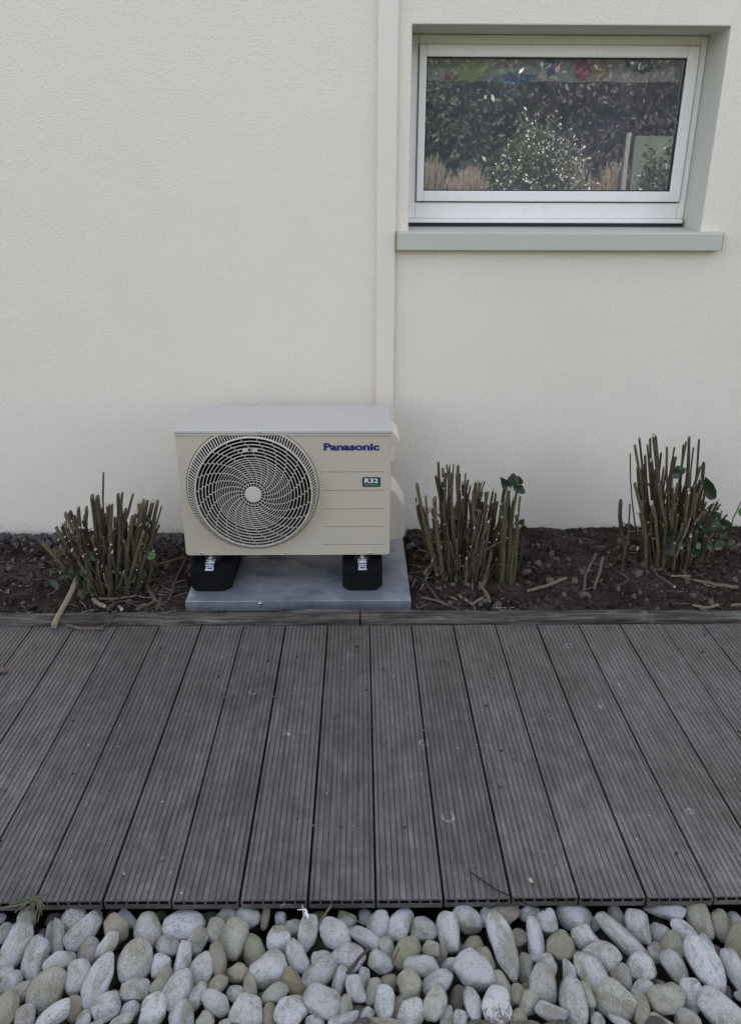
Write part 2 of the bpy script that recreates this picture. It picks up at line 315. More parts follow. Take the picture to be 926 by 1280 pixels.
# ------------------------------------------------------------------ data (metres; camera foot at the origin, wall along x at y = 3.289)
YW = 3.289
PEBBLES=[(-0.632,1.307,0.061,0.054,90,'w'),(-0.587,1.315,0.039,0.031,70,'w'),(-0.736,1.299,0.053,0.042,75,'w'),(-0.776,1.280,0.042,0.034,60,'w'),(-0.730,1.235,0.098,0.055,50,'w'),(-0.681,1.203,0.083,0.047,58,'w'),(-0.693,1.255,0.030,0.026,90,'w'),(-0.669,1.268,0.053,0.019,75,'w'),(-0.649,1.257,0.075,0.026,75,'w'),(-0.595,1.262,0.086,0.049,30,'w'),(-0.579,1.235,0.061,0.048,55,'y'),(-0.538,1.232,0.063,0.033,38,'w'),(-0.530,1.277,0.060,0.049,-45,'b'),(-0.515,1.303,0.057,0.031,-50,'w'),(-0.461,1.271,0.072,0.057,-70,'y'),(-0.468,1.196,0.087,0.069,45,'y'),(-0.626,1.198,0.062,0.040,15,'w'),(-0.632,1.136,0.084,0.066,50,'g'),(-0.577,1.164,0.067,0.053,60,'w'),(-0.532,1.150,0.109,0.049,55,'w'),(-0.566,1.108,0.045,0.034,60,'b'),(-0.501,1.098,0.056,0.048,0,'w'),(-0.456,1.096,0.041,0.031,30,'w'),(-0.452,1.134,0.056,0.042,-15,'w'),(-0.708,1.158,0.046,0.039,50,'w'),(-0.677,1.137,0.045,0.031,25,'y'),(-0.693,1.093,0.068,0.044,70,'b'),(-0.656,1.089,0.051,0.041,90,'y'),(-0.598,1.080,0.074,0.034,10,'w'),(-0.540,1.077,0.041,0.027,50,'w'),(-0.406,1.089,0.065,0.051,80,'w'),(-0.691,1.279,0.030,0.023,60,'d'),(-0.683,1.321,0.039,0.027,0,'d'),(-0.737,1.180,0.043,0.029,0,'w'),(-0.497,1.127,0.038,0.028,-40,'g'),(-0.731,1.149,0.025,0.021,90,'w'),(-0.798,1.316,0.023,0.023,0,'w'),(-0.493,1.223,0.029,0.026,0,'b'),(-0.558,1.329,0.027,0.023,0,'d'),(-0.514,1.068,0.030,0.017,0,'w'),(-0.464,1.069,0.050,0.020,0,'w'),(-0.758,1.214,0.033,0.040,90,'w'),(-0.766,1.298,0.031,0.027,0,'d'),(-0.386,1.288,0.091,0.067,-15,'w'),(-0.298,1.305,0.046,0.040,45,'y'),(-0.248,1.306,0.054,0.046,0,'s'),(-0.209,1.301,0.046,0.019,75,'b'),(-0.175,1.306,0.031,0.025,90,'w'),(-0.315,1.270,0.049,0.041,70,'g'),(-0.348,1.244,0.060,0.037,50,'w'),(-0.366,1.197,0.072,0.033,72,'w'),(-0.268,1.243,0.078,0.056,65,'g'),(-0.231,1.228,0.074,0.046,-80,'l'),(-0.172,1.246,0.060,0.052,90,'w'),(-0.409,1.234,0.048,0.044,0,'w'),(-0.415,1.190,0.047,0.041,90,'w'),(-0.326,1.182,0.065,0.049,80,'s'),(-0.298,1.198,0.069,0.033,-80,'b'),(-0.253,1.175,0.043,0.039,30,'b'),(-0.187,1.173,0.079,0.064,25,'w'),(-0.132,1.208,0.073,0.040,-70,'w'),(-0.401,1.150,0.060,0.035,40,'g'),(-0.365,1.129,0.077,0.052,40,'w'),(-0.289,1.143,0.046,0.032,35,'g'),(-0.250,1.129,0.035,0.033,0,'w'),(-0.220,1.136,0.053,0.026,-80,'g'),(-0.135,1.147,0.064,0.039,-65,'o'),(-0.325,1.121,0.052,0.028,55,'w'),(-0.286,1.102,0.062,0.038,-35,'w'),(-0.223,1.083,0.065,0.061,0,'s'),(-0.169,1.117,0.052,0.035,40,'g'),(-0.175,1.079,0.048,0.029,80,'b'),(-0.132,1.086,0.065,0.058,60,'w'),(-0.348,1.078,0.058,0.047,80,'w'),(-0.301,1.072,0.041,0.034,45,'g'),(-0.263,1.065,0.030,0.020,0,'w'),(-0.143,1.283,0.038,0.034,0,'y'),(-0.339,1.319,0.043,0.027,0,'d'),(-0.459,1.325,0.047,0.023,0,'d'),(-0.434,1.134,0.038,0.024,90,'w'),(-0.194,1.127,0.031,0.024,0,'d'),(-0.113,1.258,0.075,0.041,75,'w'),(-0.051,1.253,0.071,0.056,-20,'w'),(-0.027,1.301,0.042,0.038,0,'g'),(0.017,1.308,0.035,0.035,0,'y'),(0.043,1.280,0.065,0.049,65,'w'),(0.091,1.280,0.076,0.049,80,'w'),(0.141,1.270,0.057,0.049,0,'w'),(0.011,1.248,0.075,0.032,-35,'w'),(-0.025,1.207,0.066,0.058,-30,'w'),(-0.079,1.205,0.044,0.033,0,'w'),(-0.083,1.163,0.078,0.046,35,'w'),(-0.040,1.149,0.053,0.027,65,'w'),(0.010,1.162,0.039,0.027,80,'w'),(0.044,1.189,0.051,0.043,-45,'w'),(0.058,1.222,0.048,0.031,-75,'g'),(0.102,1.207,0.070,0.048,70,'l'),(0.154,1.221,0.041,0.033,10,'g'),(0.129,1.174,0.068,0.040,15,'w'),(0.157,1.149,0.067,0.046,25,'w'),(0.101,1.132,0.063,0.049,-60,'g'),(0.059,1.148,0.042,0.035,50,'b'),(0.030,1.124,0.052,0.031,70,'g'),(-0.010,1.122,0.052,0.035,-75,'w'),(0.049,1.096,0.062,0.038,85,'w'),(-0.073,1.101,0.079,0.055,-30,'w'),(-0.030,1.102,0.048,0.031,70,'g'),(0.012,1.075,0.041,0.027,60,'w'),(-0.033,1.069,0.061,0.024,10,'w'),(-0.087,1.068,0.037,0.024,-10,'w'),(0.105,1.081,0.058,0.048,75,'w'),(0.149,1.096,0.069,0.045,75,'g'),(0.078,1.094,0.045,0.027,80,'b'),(0.048,1.059,0.061,0.017,0,'g'),(-0.086,1.313,0.046,0.031,0,'d'),(0.009,1.272,0.023,0.019,0,'g'),(0.178,1.200,0.033,0.022,0,'d'),(-0.008,1.100,0.031,0.021,0,'d'),(0.240,1.291,0.065,0.050,-40,'w'),(0.282,1.299,0.046,0.029,75,'w'),(0.328,1.310,0.062,0.058,0,'b'),(0.193,1.258,0.079,0.049,-80,'w'),(0.246,1.232,0.041,0.041,0,'b'),(0.309,1.219,0.140,0.048,-65,'w'),(0.382,1.305,0.046,0.035,50,'w'),(0.415,1.280,0.053,0.050,-50,'w'),(0.379,1.237,0.090,0.035,-75,'w'),(0.346,1.252,0.041,0.038,0,'g'),(0.343,1.198,0.066,0.033,-85,'g'),(0.478,1.295,0.077,0.054,0,'w'),(0.431,1.219,0.059,0.055,-20,'l'),(0.490,1.246,0.053,0.049,-45,'w'),(0.238,1.163,0.082,0.064,-35,'w'),(0.266,1.194,0.055,0.033,-65,'b'),(0.192,1.187,0.043,0.029,30,'w'),(0.290,1.149,0.053,0.035,-60,'g'),(0.317,1.124,0.042,0.039,60,'g'),(0.374,1.134,0.078,0.053,-80,'y'),(0.394,1.177,0.047,0.032,-50,'g'),(0.433,1.160,0.054,0.029,-65,'w'),(0.426,1.094,0.090,0.052,-60,'w'),(0.225,1.093,0.062,0.033,-75,'w'),(0.273,1.089,0.075,0.060,-65,'r'),(0.338,1.096,0.048,0.033,75,'g'),(0.378,1.074,0.061,0.031,-8,'w'),(0.198,1.069,0.034,0.029,90,'w'),(0.316,1.073,0.037,0.031,60,'g'),(0.337,1.060,0.037,0.020,0,'b'),(0.172,1.078,0.044,0.024,75,'w'),(0.199,1.118,0.052,0.031,80,'d'),(0.454,1.103,0.048,0.021,-60,'g'),(0.408,1.057,0.034,0.017,0,'w'),(0.465,1.206,0.029,0.022,0,'g'),(0.221,1.230,0.033,0.022,90,'d'),(0.446,1.259,0.026,0.019,0,'g'),(0.171,1.225,0.041,0.033,30,'g'),(0.339,1.138,0.028,0.021,90,'d'),(0.574,1.298,0.046,0.033,-50,'y'),(0.569,1.243,0.124,0.041,-30,'w'),(0.611,1.268,0.068,0.049,-70,'w'),(0.686,1.306,0.085,0.037,5,'w'),(0.658,1.261,0.044,0.036,0,'w'),(0.711,1.260,0.064,0.038,-20,'w'),(0.754,1.282,0.081,0.050,-60,'g'),(0.797,1.272,0.063,0.042,-75,'g'),(0.816,1.229,0.082,0.047,85,'l'),(0.838,1.292,0.035,0.031,0,'g'),(0.679,1.216,0.059,0.055,-20,'l'),(0.741,1.217,0.056,0.033,-45,'w'),(0.721,1.172,0.112,0.061,-50,'w'),(0.638,1.218,0.041,0.037,-45,'y'),(0.658,1.169,0.068,0.040,-40,'w'),(0.586,1.168,0.058,0.054,0,'w'),(0.513,1.199,0.070,0.055,-20,'w'),(0.480,1.158,0.079,0.054,-45,'w'),(0.538,1.149,0.053,0.039,-70,'y'),(0.581,1.124,0.046,0.039,30,'w'),(0.510,1.099,0.076,0.066,-20,'g'),(0.612,1.097,0.069,0.059,15,'g'),(0.674,1.111,0.066,0.045,-75,'w'),(0.556,1.084,0.065,0.034,-70,'g'),(0.714,1.071,0.099,0.058,-5,'w'),(0.640,1.059,0.051,0.041,0,'y'),(0.467,1.063,0.030,0.027,90,'w'),(0.587,1.058,0.047,0.020,-10,'g'),(0.510,1.053,0.050,0.017,0,'w'),(0.779,1.160,0.083,0.039,-50,'w'),(0.717,1.114,0.059,0.028,-25,'g'),(0.643,1.132,0.032,0.021,0,'g'),(0.616,1.142,0.032,0.025,0,'d'),(0.769,1.225,0.030,0.019,0,'d'),(0.616,1.200,0.022,0.022,0,'b'),(0.778,1.194,0.022,0.018,0,'g'),(0.456,1.103,0.048,0.024,-60,'g'),(0.527,1.287,0.035,0.023,90,'g'),(0.544,1.187,0.033,0.029,0,'d'),(0.750,1.133,0.032,0.021,-60,'d'),(0.769,1.112,0.021,0.017,0,'w')]
CANES_A=[((-0.954,2.769,-0.030),(-0.940,2.802,0.472),0.0056),((-0.941,2.804,-0.030),(-0.908,2.837,0.374),0.0086),((-0.900,2.703,-0.030),(-0.849,2.698,0.427),0.0086),((-0.935,2.771,-0.030),(-0.847,2.828,0.382),0.0069),((-0.975,2.752,-0.030),(-0.965,2.716,0.412),0.0112),((-0.982,2.763,-0.030),(-0.937,2.695,0.420),0.0104),((-0.999,2.731,-0.030),(-1.100,2.789,0.316),0.0086),((-1.008,2.718,-0.030),(-1.070,2.759,0.333),0.0112),((-1.019,2.768,-0.030),(-1.020,2.716,0.364),0.0095),((-1.010,2.796,-0.030),(-1.005,2.755,0.352),0.0086),((-1.057,2.808,-0.030),(-1.171,2.860,0.231),0.0086),((-1.034,2.806,-0.030),(-1.128,2.811,0.261),0.0086),((-1.031,2.723,-0.030),(-1.200,2.784,0.198),0.0078),((-1.060,2.806,-0.030),(-1.194,2.861,0.139),0.0078),((-0.961,2.740,-0.030),(-0.904,2.693,0.390),0.0104),((-0.928,2.707,-0.030),(-0.883,2.679,0.400),0.0086),((-0.915,2.700,-0.030),(-0.852,2.725,0.355),0.0095),((-0.902,2.734,-0.030),(-0.815,2.779,0.365),0.0086),((-0.888,2.735,-0.030),(-0.784,2.732,0.387),0.0095),((-0.897,2.706,-0.030),(-0.784,2.773,0.367),0.0104),((-0.914,2.782,-0.030),(-0.777,2.831,0.349),0.0112),((-0.889,2.787,-0.030),(-0.744,2.768,0.369),0.0095),((-0.869,2.701,-0.030),(-0.696,2.638,0.403),0.0043),((-0.884,2.805,-0.030),(-0.740,2.763,0.285),0.0069),((-0.996,2.802,-0.030),(-1.011,2.864,0.336),0.0086),((-0.949,2.739,-0.030),(-0.945,2.742,0.362),0.0104),((-0.978,2.712,-0.030),(-1.052,2.747,0.320),0.0095),((-0.989,2.795,-0.030),(-1.015,2.730,0.309),0.0086),((-0.899,2.710,-0.030),(-0.819,2.688,0.343),0.0095),((-0.935,2.801,-0.030),(-0.884,2.779,0.342),0.0095),((-0.989,2.760,-0.030),(-0.997,2.734,0.271),0.0086),((-0.902,2.720,-0.030),(-0.777,2.660,0.293),0.0095),((-0.973,2.776,-0.030),(-0.971,2.845,0.203),0.0078),((-0.915,2.705,-0.030),(-0.891,2.773,0.235),0.0086),((-0.913,2.745,-0.030),(-0.835,2.708,0.281),0.0095),((-0.993,2.791,-0.030),(-1.009,2.785,0.230),0.0086),((-0.997,2.706,-0.030),(-1.053,2.764,0.262),0.0104),((-1.026,2.754,-0.030),(-1.108,2.802,0.232),0.0086),((-0.965,2.780,-0.030),(-0.977,2.843,0.289),0.0104),((-0.954,2.787,-0.030),(-0.891,2.732,0.317),0.0086),((-0.906,2.716,-0.030),(-0.824,2.765,0.330),0.0095),((-0.878,2.750,-0.030),(-0.789,2.820,0.307),0.0095),((-0.944,2.807,-0.030),(-0.878,2.801,0.269),0.0086),((-0.985,2.780,-0.030),(-0.980,2.777,0.279),0.0086),((-0.948,2.744,-0.030),(-0.901,2.695,0.287),0.0086),((-1.002,2.809,-0.030),(-1.056,2.873,0.277),0.0086),((-0.921,2.755,-0.030),(-0.806,2.732,0.298),0.0086),((-0.865,2.730,-0.030),(-0.761,2.769,0.300),0.0086),((-0.882,2.740,-0.030),(-0.795,2.780,0.278),0.0086),((-1.016,2.776,-0.030),(-1.110,2.799,0.271),0.0086),((-1.007,2.740,-0.030),(-1.073,2.769,0.256),0.0086),((-1.029,2.753,-0.030),(-1.176,2.791,0.152),0.0069),((-1.010,2.732,-0.030),(-1.139,2.795,0.179),0.0086),((-1.012,2.764,-0.030),(-1.068,2.695,0.206),0.0086),((-0.985,2.728,-0.030),(-1.045,2.752,0.198),0.0086),((-0.883,2.790,-0.030),(-0.768,2.810,0.237),0.0061),((-0.960,2.738,-0.030),(-0.983,2.758,0.306),0.0086),((-0.913,2.791,-0.030),(-0.834,2.770,0.282),0.0086)]
CANES_B=[((0.381,2.891,-0.030),(0.310,2.910,0.470),0.0068),((0.379,2.900,-0.030),(0.327,2.902,0.451),0.0073),((0.384,2.813,-0.030),(0.335,2.847,0.485),0.0045),((0.389,2.847,-0.030),(0.349,2.867,0.478),0.0051),((0.401,2.875,-0.030),(0.360,2.843,0.492),0.0040),((0.399,2.859,-0.030),(0.382,2.875,0.478),0.0079),((0.407,2.864,-0.030),(0.392,2.891,0.431),0.0073),((0.408,2.874,-0.030),(0.405,2.827,0.460),0.0045),((0.409,2.844,-0.030),(0.420,2.859,0.416),0.0068),((0.414,2.870,-0.030),(0.436,2.884,0.389),0.0051),((0.360,2.847,-0.030),(0.317,2.819,0.436),0.0079),((0.365,2.810,-0.030),(0.326,2.791,0.478),0.0073),((0.381,2.816,-0.030),(0.343,2.770,0.474),0.0079),((0.397,2.837,-0.030),(0.375,2.848,0.446),0.0079),((0.417,2.821,-0.030),(0.454,2.861,0.415),0.0085),((0.437,2.840,-0.030),(0.463,2.817,0.434),0.0102),((0.404,2.808,-0.030),(0.482,2.841,0.419),0.0045),((0.450,2.836,-0.030),(0.480,2.790,0.403),0.0079),((0.443,2.805,-0.030),(0.492,2.810,0.392),0.0062),((0.472,2.859,-0.030),(0.529,2.905,0.362),0.0062),((0.469,2.841,-0.030),(0.533,2.872,0.365),0.0068),((0.327,2.836,-0.030),(0.221,2.800,0.423),0.0068),((0.336,2.857,-0.030),(0.228,2.903,0.330),0.0040),((0.338,2.862,-0.030),(0.230,2.847,0.330),0.0068),((0.352,2.795,-0.030),(0.285,2.756,0.384),0.0085),((0.364,2.863,-0.030),(0.292,2.827,0.454),0.0073),((0.412,2.893,-0.030),(0.403,2.881,0.399),0.0073),((0.432,2.820,-0.030),(0.433,2.799,0.393),0.0073),((0.449,2.837,-0.030),(0.480,2.883,0.361),0.0085),((0.379,2.861,-0.030),(0.311,2.837,0.403),0.0079),((0.385,2.850,-0.030),(0.359,2.841,0.401),0.0085),((0.405,2.903,-0.030),(0.397,2.902,0.354),0.0079),((0.385,2.847,-0.030),(0.343,2.810,0.378),0.0079),((0.379,2.844,-0.030),(0.326,2.823,0.337),0.0079),((0.400,2.886,-0.030),(0.374,2.837,0.319),0.0073),((0.418,2.825,-0.030),(0.421,2.869,0.355),0.0073),((0.419,2.822,-0.030),(0.445,2.799,0.358),0.0079),((0.458,2.904,-0.030),(0.494,2.883,0.312),0.0079),((0.354,2.847,-0.030),(0.286,2.862,0.297),0.0062),((0.468,2.877,-0.030),(0.510,2.839,0.305),0.0068),((0.458,2.828,-0.030),(0.527,2.831,0.290),0.0062),((0.457,2.828,-0.030),(0.516,2.831,0.333),0.0056),((0.471,2.835,-0.030),(0.548,2.859,0.235),0.0062),((0.446,2.799,-0.030),(0.496,2.774,0.283),0.0073),((0.473,2.896,-0.030),(0.547,2.935,0.190),0.0056),((0.334,2.797,-0.030),(0.258,2.824,0.366),0.0051),((0.341,2.858,-0.030),(0.253,2.879,0.302),0.0056)]
CANES_MOSSY=[((0.568,2.798,-0.030),(0.557,2.823,0.414),0.0096),((0.572,2.787,-0.030),(0.566,2.781,0.417),0.0113),((0.594,2.839,-0.030),(0.594,2.820,0.358),0.0068),((0.587,2.778,-0.030),(0.600,2.797,0.417),0.0073),((0.587,2.752,-0.030),(0.606,2.772,0.385),0.0062),((0.560,2.821,-0.030),(0.530,2.817,0.347),0.0073),((0.555,2.776,-0.030),(0.540,2.793,0.348),0.0073),((0.579,2.845,-0.030),(0.564,2.824,0.275),0.0113),((0.577,2.798,-0.030),(0.566,2.801,0.392),0.0096),((0.583,2.800,-0.030),(0.579,2.790,0.337),0.0079),((0.589,2.762,-0.030),(0.595,2.767,0.322),0.0073),((0.609,2.834,-0.030),(0.636,2.808,0.219),0.0040)]
CANES_C=[((1.185,2.900,-0.030),(1.056,2.932,0.499),0.0033),((1.213,2.948,-0.030),(1.059,2.901,0.543),0.0055),((1.236,2.983,-0.030),(1.120,3.032,0.535),0.0061),((1.194,2.880,-0.030),(1.108,2.915,0.501),0.0066),((1.244,2.946,-0.030),(1.148,2.991,0.541),0.0066),((1.232,2.890,-0.030),(1.113,2.869,0.595),0.0094),((1.224,2.891,-0.030),(1.134,2.903,0.571),0.0072),((1.227,2.893,-0.030),(1.165,2.905,0.510),0.0055),((1.239,2.887,-0.030),(1.173,2.875,0.548),0.0055),((1.205,2.881,-0.030),(1.207,2.889,0.538),0.0050),((1.287,2.957,-0.030),(1.261,2.995,0.463),0.0110),((1.299,2.922,-0.030),(1.246,2.904,0.542),0.0055),((1.309,2.929,-0.030),(1.294,2.973,0.552),0.0072),((1.291,2.881,-0.030),(1.285,2.901,0.534),0.0050),((1.349,2.944,-0.030),(1.322,2.945,0.549),0.0061),((1.339,2.936,-0.030),(1.356,2.948,0.454),0.0094),((1.344,2.936,-0.030),(1.329,2.911,0.452),0.0072),((1.254,2.932,-0.030),(1.180,2.895,0.458),0.0050),((1.251,2.916,-0.030),(1.209,2.940,0.431),0.0055),((1.140,2.953,-0.030),(1.056,2.969,0.287),0.0099),((1.064,2.884,-0.030),(1.071,2.901,0.301),0.0044),((1.320,2.885,-0.030),(1.318,2.848,0.399),0.0055),((1.235,2.901,-0.030),(1.169,2.939,0.484),0.0061),((1.257,2.911,-0.030),(1.227,2.940,0.460),0.0066),((1.228,2.955,-0.030),(1.110,2.910,0.546),0.0050),((1.323,2.980,-0.030),(1.297,2.998,0.530),0.0061),((1.203,2.888,-0.030),(1.114,2.935,0.445),0.0088),((1.313,2.965,-0.030),(1.259,2.929,0.446),0.0066),((1.304,2.914,-0.030),(1.282,2.887,0.443),0.0072),((1.261,2.943,-0.030),(1.203,2.927,0.357),0.0061),((1.321,2.890,-0.030),(1.342,2.923,0.401),0.0061),((1.257,2.963,-0.030),(1.152,2.957,0.467),0.0094),((1.243,2.932,-0.030),(1.164,2.941,0.424),0.0099),((1.208,2.956,-0.030),(1.098,2.946,0.441),0.0083),((1.169,2.879,-0.030),(1.060,2.849,0.405),0.0077),((1.247,2.973,-0.030),(1.149,2.971,0.360),0.0088),((1.235,2.875,-0.030),(1.161,2.872,0.396),0.0083),((1.275,2.943,-0.030),(1.227,2.936,0.372),0.0077),((1.261,2.886,-0.030),(1.225,2.851,0.403),0.0083),((1.309,2.916,-0.030),(1.281,2.905,0.383),0.0077),((1.301,2.892,-0.030),(1.299,2.867,0.391),0.0072),((1.213,2.893,-0.030),(1.143,2.871,0.319),0.0083),((1.223,2.928,-0.030),(1.109,2.881,0.309),0.0083),((1.263,2.916,-0.030),(1.237,2.959,0.278),0.0083),((1.304,2.949,-0.030),(1.272,2.946,0.283),0.0072)]
TWIGS_C=[((1.312,2.877,0.187),(1.403,2.847,0.321),0.0055),((1.314,2.910,0.185),(1.416,2.880,0.293),0.0055),((1.313,2.887,0.208),(1.384,2.857,0.326),0.0050),((1.388,2.910,0.083),(1.455,2.880,0.266),0.0050),((1.322,2.914,0.215),(1.387,2.884,0.307),0.0050),((1.302,2.880,0.186),(1.358,2.850,0.297),0.0050),((1.346,2.882,0.097),(1.404,2.852,0.259),0.0055),((1.289,2.871,0.102),(1.330,2.841,0.276),0.0055)]
LEAVES_B=[((0.553,2.790,0.432),0.034,0.062,0),((0.580,2.790,0.446),0.045,0.051,0),((0.596,2.790,0.446),0.040,0.034,0),((0.604,2.790,0.411),0.051,0.034,0),((0.623,2.790,0.276),0.028,0.028,0)]
LEAVES_C=[((1.220,2.860,0.453),0.066,0.050,0),((1.355,2.860,0.388),0.044,0.105,0),((1.248,2.860,0.152),0.061,0.105,0),((1.432,2.860,0.148),0.044,0.050,1),((1.377,2.860,0.238),0.077,0.072,0),((1.390,2.860,0.262),0.066,0.066,0),((1.357,2.860,0.219),0.066,0.050,0),((1.427,2.860,0.244),0.050,0.039,0),((1.228,2.860,0.214),0.039,0.055,0)]
LEAVES_A=[((-1.011,2.700,0.044),0.052,0.052,1),((-0.981,2.700,0.120),0.052,0.052,0),((-0.773,2.700,0.184),0.035,0.035,1),((-0.850,2.700,0.091),0.043,0.043,1),((-0.805,2.700,0.110),0.035,0.043,0),((-1.091,2.700,0.111),0.061,0.035,0),((-1.140,2.700,0.064),0.052,0.026,0),((-1.020,2.700,0.073),0.043,0.061,1),((-1.038,2.700,0.130),0.043,0.052,0),((-0.981,2.700,0.185),0.035,0.043,0)]
STICKS=[('A',[(-1.066,2.472,0.030),(-1.066,2.624,0.030),(-1.076,2.807,0.030)],0.0098,1),('B',[(-1.215,2.807,0.020),(-1.126,2.820,0.020),(-1.030,2.826,0.020)],0.0038,0),('C',[(-0.869,2.811,0.030),(-0.819,2.763,0.030),(-0.758,2.646,0.030)],0.0077,0),('D',[(-0.852,2.896,0.030),(-0.723,3.008,0.030)],0.0062,0),('E',[(-0.712,2.664,0.020),(-0.715,2.837,0.020),(-0.714,3.005,0.020)],0.0046,0),('F',[(-0.797,2.550,0.020),(-0.759,2.646,0.020)],0.0062,0),('G',[(-1.034,2.486,0.012),(-0.966,2.457,0.012),(-0.900,2.462,0.012)],0.0046,0),('H',[(-0.912,2.462,0.025),(-0.884,2.490,0.025),(-0.871,2.536,0.025)],0.0062,0),('I',[(-0.979,2.654,0.020),(-0.906,2.660,0.020),(-0.837,2.684,0.020)],0.0046,0),('J',[(-0.728,2.549,0.020),(-0.748,2.690,0.020)],0.0046,0),('K',[(-0.989,2.648,0.020),(-0.921,2.568,0.020)],0.0077,1),('L',[(-0.904,2.551,0.020),(-0.899,2.635,0.020)],0.0062,0),('M',[(-0.883,2.610,0.020),(-0.855,2.550,0.020)],0.0054,1),('N',[(0.220,3.086,0.030),(0.262,3.045,0.030),(0.305,2.998,0.030)],0.0054,0),('O',[(0.310,2.977,0.040),(0.366,3.039,0.040)],0.0077,1),('P',[(0.261,2.821,0.030),(0.363,3.013,0.030)],0.0062,1),('Q',[(0.241,2.719,0.020),(0.310,2.898,0.020)],0.0046,1),('R',[(0.208,2.885,0.020),(0.258,2.779,0.020),(0.302,2.647,0.020),(0.367,2.585,0.020)],0.0046,0),('S',[(0.240,2.667,0.020),(0.293,2.648,0.020),(0.334,2.610,0.020)],0.0038,1),('T',[(0.347,2.775,0.060),(0.360,2.867,0.060),(0.393,3.020,0.060)],0.0062,1),('U',[(0.410,2.739,0.050),(0.421,2.822,0.050)],0.0046,1),('V',[(0.438,2.698,0.030),(0.446,2.778,0.030),(0.451,2.862,0.030)],0.0046,0),('W',[(0.467,2.711,0.040),(0.500,2.785,0.040),(0.542,2.892,0.040)],0.0077,0),('X',[(0.468,2.750,0.020),(0.487,2.690,0.020),(0.492,2.627,0.020)],0.0062,0),('Y',[(0.384,2.672,0.020),(0.425,2.615,0.020),(0.488,2.677,0.020)],0.0046,1),('Z',[(0.648,2.702,0.030),(0.719,2.735,0.030),(0.818,2.795,0.030)],0.0062,1),('AA',[(0.866,2.707,0.040),(0.906,2.830,0.040),(0.957,2.948,0.040)],0.0046,1),('AB',[(0.906,2.713,0.030),(0.953,2.815,0.030),(0.975,2.916,0.030)],0.0062,0),('AC',[(1.314,2.764,0.050),(1.387,2.736,0.050),(1.465,2.715,0.050)],0.0068,1),('AD',[(1.248,2.604,0.025),(1.283,2.585,0.025),(1.320,2.560,0.025)],0.0054,1),('AE',[(1.193,2.936,0.030),(1.182,2.812,0.030),(1.180,2.690,0.030)],0.0046,0),('AF',[(1.367,2.557,0.020),(1.420,2.556,0.020)],0.0062,1),('AG',[(1.235,2.798,0.030),(1.311,2.797,0.030)],0.0038,1)]
# far right thin twig (1.542,3.000,0.198)(1.564,3.000,0.283)
GT1=[(-0.024,1.125,-0.010),(-0.003,1.153,-0.010),(0.021,1.182,-0.010)]
GT2=[(0.067,1.154,-0.020),(0.082,1.189,-0.020)]
GT3=[(-0.087,1.239,-0.015),(-0.076,1.265,-0.015),(-0.061,1.292,-0.015)]
GT4=[(-0.043,1.285,-0.010),(-0.021,1.266,-0.010),(0.010,1.247,-0.010)]
DT=[(0.255,1.373,0.004),(0.279,1.348,0.004),(0.306,1.323,0.004),(0.338,1.303,0.004)]+[(0.373,1.296,-0.012),(0.409,1.281,-0.012)]
TUFT=[[(-0.774,1.290,-0.010),(-0.733,1.296,-0.010),(-0.696,1.321,-0.010)],[(-0.745,1.284,-0.010),(-0.723,1.306,-0.010),(-0.704,1.323,-0.010)],[(-0.711,1.323,-0.010),(-0.702,1.289,-0.010),(-0.700,1.265,-0.010)],[(-0.704,1.323,-0.010),(-0.694,1.285,-0.010),(-0.687,1.253,-0.010)],[(-0.727,1.273,-0.010),(-0.714,1.294,-0.010),(-0.708,1.323,-0.010)],[(-0.767,1.303,-0.010),(-0.729,1.309,-0.010),(-0.694,1.325,-0.010)],[(-0.707,1.321,-0.010),(-0.686,1.293,-0.010),(-0.683,1.269,-0.010)]]
BLOOM=(-0.121,1.275,-0.005)
CHIP=(0.388,1.348,0.000)
BARK=(-1.144,2.198,-0.000)
# deckbits (-0.195,1.730,0.000)(0.607,2.052,0.000)(0.605,1.361,0.000)(0.362,1.246,0.000)
# ================================================================== the setting
def soil_z(x, y):
    t = min(max((y-2.55)/0.72, 0), 1)
    back = 0.012 + 0.022*min(max((x+0.7)/1.2, 0), 1) + 0.012*min(max((x-0.8)/0.8, 0), 1)
    z = -0.004 + t*back + 0.012*math.sin(t*PI)
    for cx, cyy in ((-0.95, 2.78), (0.42, 2.87), (1.3, 2.95)):
        z += 0.018*math.exp(-((x-cx)**2+(y-cyy)**2)/0.02)
    if -0.66 < x < 0.215 and y > 2.59: z = min(z, -0.006)
    return z
ME_g = MB(); ME_g.add([(-400,-400,-0.14),(400,-400,-0.14),(400,400,-0.14),(-400,400,-0.14)], [(0,1,2,3)])
tag(ME_g.build('ground', 'ground'), kind='structure')
me = MB(); nx, ny = 520, 66; xs = np.linspace(-3.0, 3.0, nx); ys = np.linspace(2.555, 3.288, ny); vs = []
for y in ys:
    for x in xs:
        z = soil_z(x, y)
        if not (-0.66 < x < 0.215 and y > 2.59): z += 0.010*fbm(x, y, 0, 9) + 0.006*fbm(x, y, 3, 34)
        vs.append((x, y, z))
me.add(vs, [(j*nx+i, j*nx+i+1, (j+1)*nx+i+1, (j+1)*nx+i) for j in range(ny-1) for i in range(nx-1)])
tag(me.build('soil_bed', 'soil', smooth=True, fix=False), kind='structure')

